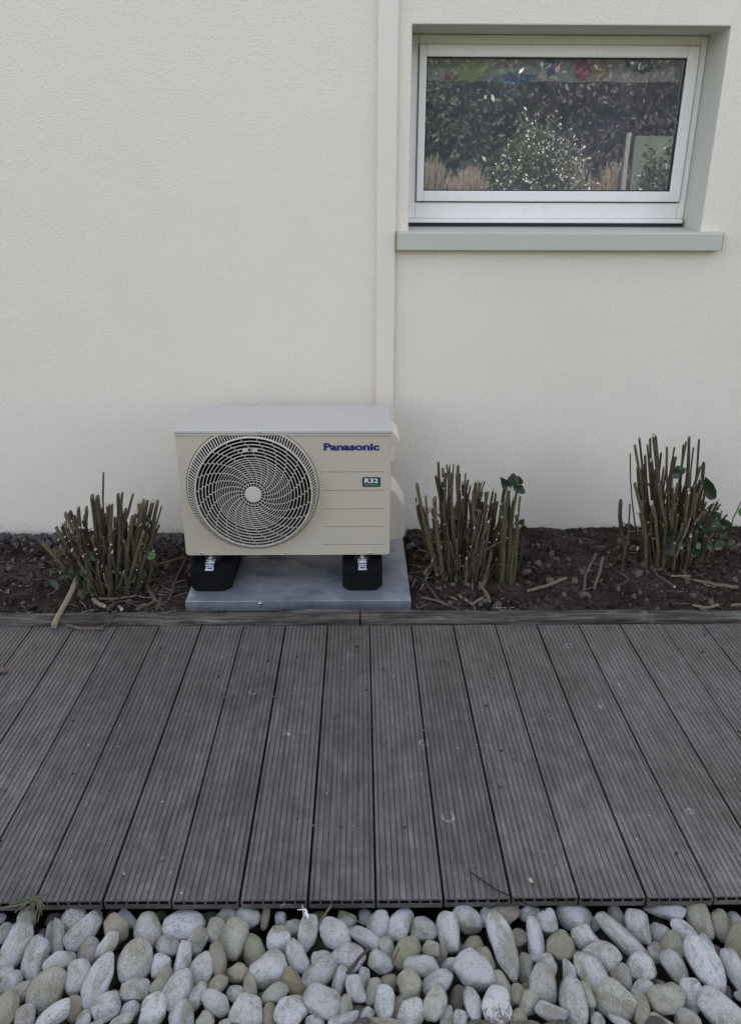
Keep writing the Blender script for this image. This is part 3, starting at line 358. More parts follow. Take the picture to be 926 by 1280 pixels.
def ico(sub, seed, amp, freq):
    bm = bmesh.new(); bmesh.ops.create_icosphere(bm, subdivisions=sub, radius=1.0); o = Vector((seed*7.3, seed*3.1, seed*1.7))
    for v in bm.verts: v.co *= 1 + amp*noise.fractal(v.co*freq+o, 1.0, 2.0, 3)
    V = np.array([v.co[:] for v in bm.verts]); F = np.array([[q.index for q in f.verts] for f in bm.faces]); bm.free(); return V, F
def scatter(name, shapes, items, mats, smooth=False, kind='stuff', parent=None):
    """items: (pos, rot euler, scale xyz); all joined into one mesh"""
    Vs = []; Fs = []; o = 0
    for i, (p, r, s_) in enumerate(items):
        V, F = shapes[i % len(shapes)]; R_ = np.array(Euler(r).to_matrix())
        Vs.append((V*np.array(s_)) @ R_.T + np.array(p)); Fs.append(F+o); o += len(V)
    V = np.concatenate(Vs); F = np.concatenate(Fs); me = bpy.data.meshes.new(name)
    me.from_pydata(V.tolist(), [], F.tolist()); me.materials.append(MAT[mats]); me.polygons.foreach_set('use_smooth', [smooth]*len(F)); me.update()
    return tag(link(name, me, parent), kind=kind)
clod = [ico(1, k, 0.55, 1.3) for k in range(8)]
def on_soil():
    while True:
        x = rnd.uniform(-1.75, 2.0); y = rnd.uniform(2.575, 3.28)
        if not (-0.655 < x < 0.21 and y > 2.59): return x, y
it = []
for k in range(5200):
    x, y = on_soil(); s_ = min(0.0024*math.exp(abs(rnd.gauss(0, 0.95))), 0.021)
    it.append(((x, y, soil_z(x, y)+s_*0.25+0.004*fbm(x, y, 0, 9)), (rnd.random()*6, rnd.random()*6, rnd.random()*6), (s_*rnd.uniform(0.8, 1.4), s_*rnd.uniform(0.8, 1.3), s_*0.8)))
scatter('soil_crumbs', clod, it[::5]+it[1::5]+it[2::5]+it[3::5], 'soil'); scatter('dry_crumbs', clod, it[4::5], 'greysoil')
it = []
for k in range(620):                                   # dark stone chips along the foot of the wall, left of the unit
    x = rnd.uniform(-1.75, -0.62) if k < 620 else rnd.uniform(0.25, 2.0); y = 3.285-abs(rnd.gauss(0, 0.055 if k < 620 else 0.03))-0.012; s_ = rnd.uniform(0.006, 0.018)
    it.append(((x, y, soil_z(x, y)+s_*0.5), (rnd.random()*6, rnd.random()*6, rnd.random()*6), (s_, s_*0.8, s_*0.6)))
g_ = [q for q in it]
scatter('dark_gravel', clod, it, 'chipstone')
it = []
for k in range(150):
    x, y = on_soil(); s_ = rnd.uniform(0.0025, 0.008)
    it.append(((x, y, soil_z(x, y)+s_*0.7), (rnd.random()*6, rnd.random()*6, rnd.random()*6), (s_, s_*0.8, s_*0.6)))
scatter('pale_soil_stones', [ico(1, k, 0.3, 1.0) for k in range(4)], it, 'greysoil')
mb = MB()
for k in range(420):                                   # fine broken twigs, too many to count
    if k < 300:
        cx, cyy, r = rnd.choice([(-0.95, 2.78, 0.22), (0.42, 2.85, 0.22), (1.3, 2.92, 0.2), (-0.75, 2.8, 0.15)]); x = rnd.gauss(cx, r*0.8); y = min(max(rnd.gauss(cyy-0.05, 0.12), 2.58), 3.25)
        if -0.655 < x < 0.21 and y > 2.58: continue
    else: x, y = on_soil()
    L = rnd.uniform(0.015, 0.075); a = rnd.uniform(0, PI); c = 0.4*rnd.uniform(-1, 1); pts = []
    for t in (-0.5, 0, 0.5):
        qx, qy = x+L*t*math.cos(a)+c*L*0.3*(t == 0), y+L*t*math.sin(a); 
        if not 2.56 < qy < 3.28: qy = min(max(qy, 2.56), 3.28)
        pts.append((qx, qy, max(soil_z(qx, qy), soil_z(x, y))+0.006+rnd.uniform(0, 0.006)))
    r = rnd.uniform(0.0008, 0.0022); mb.tube(pts, [r, r, r*0.7], 4, rnd.choice([0, 0, 1]))
tag(mb.build('twig_litter', ['stick', 'pale'], fix=False), kind='stuff')

# ------------------------------------------------------------------ decking
ROT = -0.0033; D1, D2, X0 = 2.4916, 1.3052, 0.0327
deck = thing('decking', 'grey grooved composite decking between soil bed and pebbles', 'decking', (0, 0, 0))
deck.rotation_euler.z = ROT; deck['kind'] = 'structure'
def plank_mesh():
    W2 = 0.0725; T = 0.025; ng = 10; pitch = 0.0140; gw = 0.0030; gd = 0.0020; prof = [(-W2, -0.002), (-W2+0.002, 0)]
    x = -pitch*(ng-1)/2
    for k in range(ng):
        c = x+k*pitch; prof += [(c-gw/2-0.0006, 0), (c-gw/2+0.0004, -gd), (c+gw/2-0.0004, -gd), (c+gw/2+0.0006, 0)]
    prof += [(W2-0.002, 0), (W2, -0.002)]
    n = len(prof); m = MB(); vs = [(p[0], D2, p[1]) for p in prof]+[(p[0], D1, p[1]) for p in prof]
    m.add(vs, [(i, i+1, n+i+1, n+i) for i in range(n-1)])
    m.add([(-W2, D2, -0.002), (-W2, D1, -0.002), (-W2, D1, -T), (-W2, D2, -T)], [(0, 1, 2, 3)])
    m.add([(W2, D2, -0.002), (W2, D1, -0.002), (W2, D1, -T), (W2, D2, -T)], [(3, 2, 1, 0)])
    m.add([(-W2, D2, -T), (W2, D2, -T), (W2, D1, -T), (-W2, D1, -T)], [(0, 3, 2, 1)])
    top = -0.0042; bot = -0.0118
    for y, d in ((D2, 1), (D1, -1)):                    # hollow ends: flange, webs and open chambers
        m.add([(p[0], y, p[1]) for p in prof]+[(W2, y, top), (-W2, y, top)], [tuple(range(n+2))])
        m.add([(-W2, y, bot), (W2, y, bot), (W2, y, -T), (-W2, y, -T)], [(0, 1, 2, 3)])
        nc = 6; wb = 0.0045; cw = (2*W2-wb*(nc+1))/nc
        for k in range(nc+1):
            a = -W2+k*(cw+wb); m.add([(a, y, top), (a+wb, y, top), (a+wb, y, bot), (a, y, bot)], [(0, 1, 2, 3)])
            if k < nc:
                b0, b1, yi = a+wb, a+wb+cw, y+0.02*d
                m.add([(b0,y,top),(b1,y,top),(b1,y,bot),(b0,y,bot),(b0,yi,top),(b1,yi,top),(b1,yi,bot),(b0,yi,bot)], [(0,1,5,4),(1,2,6,5),(2,3,7,6),(3,0,4,7),(4,5,6,7)], 1)
    return m.mesh('plank', ['deck', 'dark'])
pm = plank_mesh(); scr = MB()
for i in range(-7, 24):
    x = X0+0.075+0.15*(i-8)
    o = link('plank', pm, deck, (x, rnd.uniform(-0.0015, 0.0015), rnd.uniform(-0.0008, 0.0008)))
    o.rotation_euler.z = rnd.uniform(-0.0004, 0.0004)
    for yy in (D2+0.085, (D1+D2)/2+0.02, D1-0.09):
        for dx in (-0.045, 0.045):
            cx, cyy = x+dx+rnd.uniform(-0.003, 0.003), yy+rnd.uniform(-0.006, 0.006)
            for r, z in ((0.0034, 0.0008),):
                scr.add([(cx+r*math.cos(k*PI/4), cyy+r*math.sin(k*PI/4), z) for k in range(8)]+[(cx+0.6*r*math.cos(k*PI/4), cyy+0.6*r*math.sin(k*PI/4), z+0.0004) for k in range(8)]+[(cx+0.5*r*math.cos(k*PI/4), cyy+0.5*r*math.sin(k*PI/4), z-0.002) for k in range(8)],
                        [(k, (k+1) % 8, 8+(k+1) % 8, 8+k) for k in range(8)]+[(8+k, 8+(k+1) % 8, 16+(k+1) % 8, 16+k) for k in range(8)]+[tuple(range(16, 24))])
tag(scr.build('deck_screws', 'zincdull', deck, fix=False), kind='stuff')
for yy in (D2+0.06, (D1+D2)/2+0.02, D1-0.09):
    MB().box(-1.3, 2.4, yy-0.022, yy+0.022, -0.075, -0.0265).build('joist', 'dark', deck)

# ------------------------------------------------------------------ timber edging
def beam(x0, x1, zt, label, pts=()):
    m = MB(); n = 60; vs = []; ring = 6
    for i in range(n+1):
        x = x0+(x1-x0)*i/n; j = lambda k: 0.0035*fbm(x, k*3.1, 0, 7)
        z1 = zt(x)+j(1); y0 = 2.4985+0.6*j(2); y1 = 2.566+j(3)
        vs += [(x, y0, -0.11), (x, y0, z1-0.006), (x, y0+0.007, z1+0.2*j(4)), (x, y1-0.009, z1+j(5)), (x, y1, z1-0.009), (x, y1, -0.11)]
    m.add(vs, [(i*ring+k, i*ring+(k+1) % ring, (i+1)*ring+(k+1) % ring, (i+1)*ring+k) for i in range(n) for k in range(ring)]+[tuple(range(ring)), tuple(range(n*ring, n*ring+ring))])
    return tag(m.build('edging_beam', 'timber', smooth=False), label, 'timber edging', 'timber beams edging the soil bed')
beam(-2.6, 0.004, lambda x: 0.020+0.008*math.exp(-((x+0.12)/0.16)**2), 'dark weathered timber beam edging the soil left of the joint by the metal tray')
beam(0.010, 2.9, lambda x: 0.024-0.006*min(max(x/1.2, 0), 1), 'dark weathered timber beam edging the soil right of the joint with pale smear')

# ================================================================== house
house = thing('house', 'cream rendered house with a small white window above the air unit', 'house', (0, YW, 0))
house_off = Vector((0, -YW, 0))
def hpart(mb, name, mats, parent=house, smooth=False, kid_of=None):
    o = mb.build(name, mats, parent, smooth); o.location = house_off if parent is house else (0, 0, 0); return o
WX0, WX1, WZ0, WZ1 = 0.200, 1.345, 1.298, 1.995; RD = YW+0.19; TOP = 5.7
m = MB(); Xs = [-9, WX0, WX1, 10]; Zs = [-0.3, WZ0, WZ1, TOP]
for i in range(3):
    for k in range(3):
        if i == 1 and k == 1: continue
        m.add([(Xs[i], YW, Zs[k]), (Xs[i+1], YW, Zs[k]), (Xs[i+1], YW, Zs[k+1]), (Xs[i], YW, Zs[k+1])], [(0, 1, 2, 3)])
        m.add([(Xs[i], YW+0.36, Zs[k]), (Xs[i+1], YW+0.36, Zs[k]), (Xs[i+1], YW+0.36, Zs[k+1]), (Xs[i], YW+0.36, Zs[k+1])], [(3, 2, 1, 0)])
ring_ = [(WX0, WZ0), (WX1, WZ0), (WX1, WZ1), (WX0, WZ1)]
for a, b in zip(ring_, ring_[1:]+ring_[:1]):
    m.add([(a[0], YW, a[1]), (b[0], YW, b[1]), (b[0], YW+0.36, b[1]), (a[0], YW+0.36, a[1])], [(0, 1, 2, 3)], 1)  # reveal faces get a darker wall tone, painting their shade
for a, b in (((-9, -0.3), (-9, TOP)), ((10, TOP), (10, -0.3)), ((-9, TOP), (10, TOP))):
    m.add([(a[0], YW, a[1]), (b[0], YW, b[1]), (b[0], YW+0.36, b[1]), (a[0], YW+0.36, a[1])], [(0, 1, 2, 3)])
wo = m.build('wall', ['wall', 'reveal'], house, fix=False); wo.location = house_off
bm = bmesh.new(); bm.from_mesh(wo.data); bmesh.ops.remove_doubles(bm, verts=bm.verts, dist=1e-5); bmesh.ops.recalc_face_normals(bm, faces=bm.faces); bm.to_mesh(wo.data); bm.free()
bevel(wo, 0.005, 2, 60)
for nm, b in (('side_wall', (-9, -8.64, YW+0.362, 11, -0.3, TOP)), ('side_wall', (9.64, 10, YW+0.362, 11, -0.3, TOP)), ('back_wall', (-8.638, 9.638, 10.64, 11, -0.3, TOP))):
    hpart(MB().box(*b), nm, 'wall')
hpart(MB().box(-9.05, 10.05, YW-0.05, 11.05, TOP+0.003, TOP+0.16), 'roof', 'black')
rm = MB()                                              # the room behind the window
rm.box(-0.6, 2.6, 5.0, 5.02, 0, 2.6); rm.box(-0.62, -0.6, YW+0.365, 5.0, 0, 2.6); rm.box(2.6, 2.62, YW+0.365, 5.0, 0, 2.6); rm.box(-0.6, 2.6, YW+0.365, 5.0, -0.02, 0); rm.box(-0.6, 2.6, YW+0.365, 5.0, 2.6, 2.62)
hpart(rm, 'room_lining', 'plaster')
def rect_frame(m, x0, x1, z0, z1, wl, wr, wb, wt, y0, y1, mi=0):
    m.box(x0, x0+wl, y0, y1, z0, z1, mi); m.box(x1-wr, x1, y0, y1, z0, z1, mi)
    m.box(x0+wl, x1-wr, y0, y1, z0, z0+wb, mi); m.box(x0+wl, x1-wr, y0, y1, z1-wt, z1, mi); return m
wn = rect_frame(MB(), WX0+0.001, WX1-0.001, 1.338, WZ1-0.001, 0.036, 0.027, 0.062, 0.032, RD, RD+0.07)
wn = hpart(wn, 'window', 'frame'); bevel(wn, 0.004, 2)
wn['label'] = 'white framed window with one fixed pane'
def wpart(mb, name, mats, bv=0.0):
    o = mb.build(name, mats, wn)
    if bv: bevel(o, bv, 2)
    return o
SX0, SX1, SZ0, SZ1 = 0.2405, 1.3145, 1.4035, 1.9600
wpart(rect_frame(MB(), SX0, SX1, SZ0, SZ1, 0.028, 0.0425, 0.0395, 0.041, RD-0.012, RD+0.055), 'sash', 'frame', 0.004)
wpart(rect_frame(MB(), 0.2687, 1.2718, 1.4432, 1.9188, 0.004, 0.004, 0.004, 0.004, RD+0.001, RD+0.02), 'gasket', 'black')
wpart(MB().box(0.2728, 1.2677, RD+0.012, RD+0.016, 1.4473, 1.9147), 'pane', 'glass')
m = MB(); m.prism([(RD-0.03, 1.322), (RD-0.03, 1.332), (RD-0.022, 1.338), (RD+0.03, 1.338), (RD+0.03, 1.322)], 0, WX0+0.004, WX1-0.012)
wpart(m, 'drip_rail', 'frame', 0.002)
m = MB(); m.box(WX0+0.004, WX1-0.014, RD-0.022, RD+0.02, 1.309, 1.3215); wpart(m, 'seal_strip', 'black')
m = MB(); m.box(SX0+0.004, SX1-0.004, RD-0.004, RD+0.02, SZ0-0.0035, SZ0-0.0005); m.box(SX1+0.0004, SX1+0.0026, RD-0.004, RD+0.02, SZ0, SZ1-0.002); wpart(m, 'shadow_gap', 'black')
# sloping sill
m = MB(); yf = YW-0.045
m.prism([(yf, 1.2290), (yf, 1.2925), (yf+0.004, 1.2965), (RD-0.002, 1.3085), (RD-0.002, 1.2995), (YW+0.001, 1.2880), (YW-0.004, 1.2800), (YW-0.004, 1.2290)], 0, 0.156, 1.4215)
so = hpart(m, 'window_sill', 'sillm'); bevel(so, 0.003, 2)
m = MB(); m.box(0.1530, 0.1556, yf-0.0005, YW-0.004, 1.2285, 1.297); m.box(1.4219, 1.4245, yf-0.0005, YW-0.004, 1.2285, 1.297); hpart(m, 'sill_end_cap', 'sillm')
# fabric valance with paper leaves just inside the glass
val = thing('window_valance', 'beige strip of cloth with coloured leaf cut-outs hanging inside the window', 'valance', (0.75, RD+0.10, 1.85))
voff = Vector((-0.75, -(RD+0.10), -1.85))
def vpart(mb, name, mats): o = mb.build(name, mats, val); o.location = voff; return o
m = MB(); n = 70; vs = []
for i in range(n+1):
    x = 0.205+1.135*i/n; yy = RD+0.075+0.006*math.sin(x*38)+0.003*math.sin(x*91); dz = 0.002*math.sin(x*27)
    vs += [(x, yy, 1.845+dz), (x, yy, 2.05), (x, yy+0.002, 2.05), (x, yy+0.002, 1.845+dz)]
m.add(vs, [(i*4+k, i*4+(k+1) % 4, i*4+4+(k+1) % 4, i*4+4+k) for i in range(n) for k in range(4)]); vpart(m, 'cloth', 'cloth')
def leaf_poly(cx, cz, wd, ht, lobes, rot):
    P_ = []
    for k in range(40):
        t = 2*PI*k/40; r = 1+0.16*math.cos(lobes*t); x, z = wd/2*r*math.cos(t)*(0.75+0.25*math.cos(t)**2), ht/2*r*math.sin(t)
        P_.append((cx+x*math.cos(rot)-z*math.sin(rot), cz+x*math.sin(rot)+z*math.cos(rot)))
    return P_
for cx, cz, wd, ht, lb, rt, mt in ((0.455, 1.886, 0.17, 0.085, 7, 0.3, 'p_yellow'), (0.613, 1.915, 0.075, 0.045, 5, 0.1, 'p_red'), (0.622, 1.855, 0.15, 0.045, 4, 0.05, 'p_blue'), (0.76, 1.900, 0.052, 0.062, 6, 0.2, 'p_blue'),
                                   (0.885, 1.888, 0.06, 0.085, 9, 0.5, 'p_red'), (0.955, 1.888, 0.075, 0.075, 8, -0.4, 'p_orange'), (1.12, 1.902, 0.13, 0.052, 9, -0.1, 'p_green'), (0.37, 1.855, 0.05, 0.025, 5, 0, 'p_red'), (0.32, 1.91, 0.06, 0.03, 5, 0.4, 'p_orange')):
    vpart(MB().prism(leaf_poly(cx, cz, wd, ht, lb, rt), 1, RD+0.060, RD+0.0616), 'paper_leaf', mt)

# cable trunking
tr = thing('cable_trunking', 'vertical cream cable trunking on the wall running down behind the air unit', 'cable trunking', (0.114, YW, 0.35))
toff = Vector((-0.114, -YW, -0.35))
m = MB().box(0.074, 0.1535, YW-0.012, YW-0.0005, 0.35, 5.2); o = m.build('base', 'trunk', tr); o.location = toff
m = MB().prism([(0.0765, YW-0.0122), (0.081, YW-0.026), (0.1475, YW-0.026), (0.1520, YW-0.0122)], 2, 0.352, 5.2); o = m.build('cover', 'trunk', tr); o.location = toff; bevel(o, 0.004, 3)

# ================================================================== outdoor unit
UX0, UX1, UY, UZ0, UZ1 = -0.6585, 0.1215, 2.776, 0.1464, 0.646; CX_, CZ_ = -0.389, 0.418
unit = thing('outdoor_unit', 'cream heat pump outdoor unit with round fan grille and blue lettering', 'heat pump', (-0.27, 2.94, UZ0))
uoff = Vector((0.27, -2.94, -UZ0))
def upart(mb, name, mats, bv=0, smooth=False, fix=True, parent=None):
    o = mb.build(name, mats, parent or unit, smooth, fix); o.location = uoff if parent is None else (0, 0, 0)
    if bv: bevel(o, bv, 3)
    return o
# front panel: plate with the fan opening and five pressed grooves cut out, their walls going back
bm = bmesh.new(); LZ = 0.6295; GX = CX_+0.009
def loop(pts): 
    vs = [bm.verts.new((p[0], UY, p[1])) for p in pts]; return [bm.edges.new((vs[i], vs[(i+1) % len(vs)])) for i in range(len(vs))], vs
rr = 0.012; outer = [(UX0+0.001, LZ), (UX0+0.001, UZ0+rr)]
outer += [(UX0+0.001+rr-rr*math.cos(t), UZ0+rr-rr*math.sin(t)) for t in (0.4, 0.8, 1.2, PI/2)]
outer += [(UX1-0.001-rr+rr*math.sin(t), UZ0+rr-rr*math.cos(t)) for t in (0, 0.4, 0.8, 1.2, PI/2)] + [(UX1-0.001, LZ)]
RO = 0.2455
circ = [(CX_+RO*math.cos(t), min(CZ_+RO*math.sin(t), LZ-0.004)) for t in [2*PI*k/120 for k in range(120)]]
el, _ = loop(outer); e2, cv = loop(circ); el += e2; gv = []
GRV = [0.4835, 0.410, 0.3365, 0.264, 0.189]
for gz in GRV:
    e2, vv = loop([(-0.129, gz-0.0019), (0.098, gz-0.0019), (0.098, gz+0.0019), (-0.129, gz+0.0019)]); el += e2; gv.append(vv)
bmesh.ops.triangle_fill(bm, use_beauty=True, use_dissolve=False, edges=el)
def wall_back(vv, dy, cap):
    nv = [bm.verts.new(v.co+Vector((0, dy, 0))) for v in vv]
    for i in range(len(vv)): bm.faces.new((vv[i], vv[(i+1) % len(vv)], nv[(i+1) % len(vv)], nv[i]))
    if cap: bm.faces.new(nv)
wall_back(cv, 0.012, False)
for vv in gv: wall_back(vv, 0.0045, True)
outv = [v for v in bm.verts if any((abs(v.co.x-p[0]) < 1e-6 and abs(v.co.z-p[1]) < 1e-6) for p in outer)]
ov = [min(outv, key=lambda v: (v.co.x-p[0])**2+(v.co.z-p[1])**2+(v.co.y-UY)**2*100) for p in outer]
wall_back(ov, 0.02, False)
bmesh.ops.recalc_face_normals(bm, faces=bm.faces)
me_ = bpy.data.meshes.new('front_panel'); bm.to_mesh(me_); bm.free(); me_.materials.append(MAT['casing'])
fp = link('front_panel', me_, unit, uoff)
m = MB()                                               # body shell: sides, back and base around an open front
m.box(UX0, UX0+0.004, UY+0.004, 3.105, UZ0+0.003, LZ); m.box(UX1-0.004, UX1, UY+0.004, 3.105, UZ0+0.003, LZ); m.box(UX0+0.0041, UX1-0.0041, 3.10, 3.105, UZ0+0.003, LZ); m.box(UX0+0.0041, UX1-0.0041, UY+0.006, 3.0995, UZ0+0.003, UZ0+0.012)
upart(m, 'casing', 'casing', 0)
m = MB().box(UX0-0.004, UX1+0.004, UY-0.006, 3.118, LZ+0.001, UZ1); upart(m, 'lid', 'lid', 0.005)
m = MB().box(UX0-0.0032, UX1+0.0032, UY-0.0052, UY+0.002, LZ-0.0055, LZ+0.0008); upart(m, 'lid_lip', 'casing', 0.001)
# fan, shroud and coil behind the guard, near black to paint the inner shade
m = MB(); m.box(-0.652, -0.135, 3.06, 3.07, 0.16, 0.62); upart(m, 'coil', 'fins')
m = MB(); m.box(-0.1345, -0.1305, UY+0.02, 3.09, 0.16, 0.62); upart(m, 'partition', 'dark')
def ring_strip(m, prof, n=96, clampz=None, mi=0, cx=None):
    cx = CX_ if cx is None else cx
    vs = []
    for k in range(n):
        t = 2*PI*k/n
        for r, y in prof:
            z = CZ_+r*math.sin(t); vs.append((cx+r*math.cos(t), y, min(z, clampz) if clampz else z))
    q = len(prof); m.add(vs, [(k*q+i, k*q+i+1, ((k+1) % n)*q+i+1, ((k+1) % n)*q+i) for k in range(n) for i in range(q-1)], mi); return m
upart(ring_strip(MB(), [(0.2435, UY+0.011), (0.226, UY+0.02), (0.209, UY+0.05), (0.205, UY+0.13), (0.215, UY+0.15)], 96, 0.6245), 'shroud', 'shroud', smooth=True)
fan = MB(); 
for b in range(3):
    vs = []; n1, n2 = 9, 7
    for i in range(n1):
        for j in range(n2):
            r = 0.05+0.145*i/(n1-1); a = b*2*PI/3+1.15*(j/(n2-1)-0.5)*(0.8+0.4*i/(n1-1))+0.5*(i/(n1-1))**2
            vs.append((CX_+r*math.cos(a), UY+0.085+0.05*(j/(n2-1)-0.5)+0.008*math.sin(3*j/(n2-1)), CZ_+r*math.sin(a)))
    fan.add(vs, [(i*n2+j, i*n2+j+1, (i+1)*n2+j+1, (i+1)*n2+j) for i in range(n1-1) for j in range(n2-1)])
fan.tube([(CX_, UY+0.04, CZ_), (CX_, UY+0.045, CZ_), (CX_, UY+0.14, CZ_)], [0.045, 0.055, 0.055], 24)
upart(fan, 'fan', 'fan', smooth=False, fix=False)
def dome(r): return UY-0.061+0.011*(r/0.2165)**2
radii = [0.1988, 0.1862, 0.1738, 0.1616, 0.1495, 0.1376]+[0.1292-0.0084*q for q in range(10)]+[0.0425]
m = MB(); hw = 0.0010
for r in radii:
    hw = 0.0011 if r > 0.13 else 0.0009
    ring_strip(m, [(r-hw, dome(r)), (r+hw, dome(r)), (r+hw, dome(r)+0.006), (r-hw, dome(r)+0.006), (r-hw, dome(r))], 110, cx=GX)
N = 23; off = 0.35; rings = [0.2105]+radii+[0.029]
for i in range(len(rings)-1):
    ro, ri = rings[i], rings[i+1]
    for k in range(N):
        a = 2*PI*(k+off)/N; u = Vector((math.cos(a), 0, math.sin(a))); t = Vector((-math.sin(a), 0, math.cos(a))); rc = (ro+ri)/2
        m.obox((GX+u.x*rc, dome(rc)+0.003, CZ_+u.z*rc), u*((ro-ri)/2-0.0008), t*(0.0010 if i < 7 else 0.00095), Vector((0, 0.0022, 0)))
    off -= 0.20 if i < 6 else 0.16
guard = upart(m, 'fan_guard', 'grille', fix=False)
m = MB(); ring_strip(m, [(0.2098, UY-0.0505), (0.2104, UY-0.0520), (0.2136, UY-0.0520), (0.2146, UY-0.050), (0.2146, UY-0.043), (0.2098, UY-0.043), (0.2098, UY-0.0505)], 128, cx=GX); upart(m, 'guard_rim', 'grille', smooth=False)
m = MB(); K = 132
for k in range(K):                                     # short bars of the sloping outer vent
    a = 2*PI*k/K; u = Vector((math.cos(a), 0, math.sin(a))); t = Vector((-math.sin(a), 0, math.cos(a)))
    p0 = Vector((GX, UY-0.0465, CZ_))+u*0.2140; p1 = Vector((CX_+0.002, UY-0.008, CZ_))+u*0.2375; p1.z = min(p1.z, LZ-0.006)
    d = (p1-p0)*0.5
    if d.length < 0.006: continue
    m.obox((p0+p1)*0.5, d, t*0.0014, d.normalized().cross(t)*0.002)
upart(m, 'outer_vent', 'grille', fix=False)
m = MB(); ring_strip(m, [(0.2362, UY-0.004), (0.2366, UY-0.0095), (0.2385, UY-0.0085), (0.2425, UY-0.0015), (0.2430, UY+0.004)], 128, LZ-0.0045); upart(m, 'vent_rim', 'casing', smooth=True)
m = MB(); m.tube([(GX, UY-0.0640, CZ_), (GX, UY-0.0628, CZ_), (GX, UY-0.054, CZ_)][::-1], [0.0300, 0.0300, 0.0285], 32); upart(m, 'hub_cap', 'grille')
m = MB(); m.box(CX_-0.021, CX_-0.002, UY-0.0585, UY-0.0545, CZ_+0.1625, CZ_+0.1725); m.box(CX_+0.013, CX_+0.032, UY-0.0585, UY-0.0545, CZ_+0.1615, CZ_+0.1715); upart(m, 'guard_clip', 'grille')
def text_mesh(txt, width, height, depth, offset, name):
    cu = bpy.data.curves.new(name, 'FONT'); cu.body = txt; cu.offset = offset; cu.extrude = 0.01; cu.align_x = 'LEFT'; cu.resolution_u = 4
    to = bpy.data.objects.new(name, cu); COL.objects.link(to); bpy.context.view_layer.update()
    me = bpy.data.meshes.new_from_object(to.evaluated_get(bpy.context.evaluated_depsgraph_get())); bpy.data.objects.remove(to); me.name = name
    V = np.array([v.co[:] for v in me.vertices]); lo, hi = V.min(0), V.max(0)
    V = (V-lo)/(hi-lo)*np.array([width, height, depth])
    for v, q in zip(me.vertices, V): v.co = (q[0], -q[2], q[1])
    return me
me = text_mesh('Panasonic', 0.203, 0.0285, 0.0008, 0.044, 'lettering'); me.materials.append(MAT['blue'])
o = link('lettering', me, unit, Vector((-0.1235, UY-0.0002, 0.5655))+uoff)
m = MB(); bx0, bx1, bz0, bz1, q = 0.0170, 0.0835, 0.4245, 0.4625, 0.004
poly = []
for cx, cz, a0 in ((bx1-q, bz1-q, 0), (bx0+q, bz1-q, 90), (bx0+q, bz0+q, 180), (bx1-q, bz0+q, 270)):
    poly += [(cx+q*math.cos(math.radians(a0+t)), cz+q*math.sin(math.radians(a0+t))) for t in (0, 30, 60, 90)]
m.prism(poly, 1, UY-0.0012, UY-0.0001); bd = upart(m, 'badge', 'badge')
me = text_mesh('R32', 0.051, 0.0185, 0.0005, 0.03, 'badge_lettering'); me.materials.append(MAT['white']); o = link('badge_lettering', me, bd); o.location = (0.0248, UY-0.0013, 0.4395)
m = MB().box(0.0235, 0.0770, UY-0.0018, UY-0.0013, 0.4305, 0.4345); upart(m, 'badge_stripe', 'green', parent=bd)
for sx, sz in ((-0.352, 0.6385), (-0.5965, 0.1545), (-0.275, 0.1545), (0.048, 0.1545)):
    yy = UY-0.0075 if sz > 0.5 else UY-0.0005
    m = MB().tube([(sx, yy+0.003, sz), (sx, yy-0.002, sz), (sx, yy-0.0032, sz)], [0.0046, 0.0046, 0.003], 10); upart(m, 'screw', 'zinc')
# valve cover and carrying handle on the right side
m = MB(); m.prism([(0.1217, 0.135), (0.180, 0.150), (0.187, 0.162), (0.187, 0.287), (0.178, 0.305), (0.150, 0.352), (0.140, 0.362), (0.1217, 0.364)], 1, 2.915, 3.075); upart(m, 'valve_cover', 'cover', 0.008)
m = MB(); m.prism([(0.1217, 0.523), (0.1217, 0.605), (0.148, 0.588), (0.1595, 0.565), (0.1595, 0.553), (0.135, 0.540), (0.130, 0.523)], 1, 2.90, 3.06); upart(m, 'handle', 'cover', 0.004)

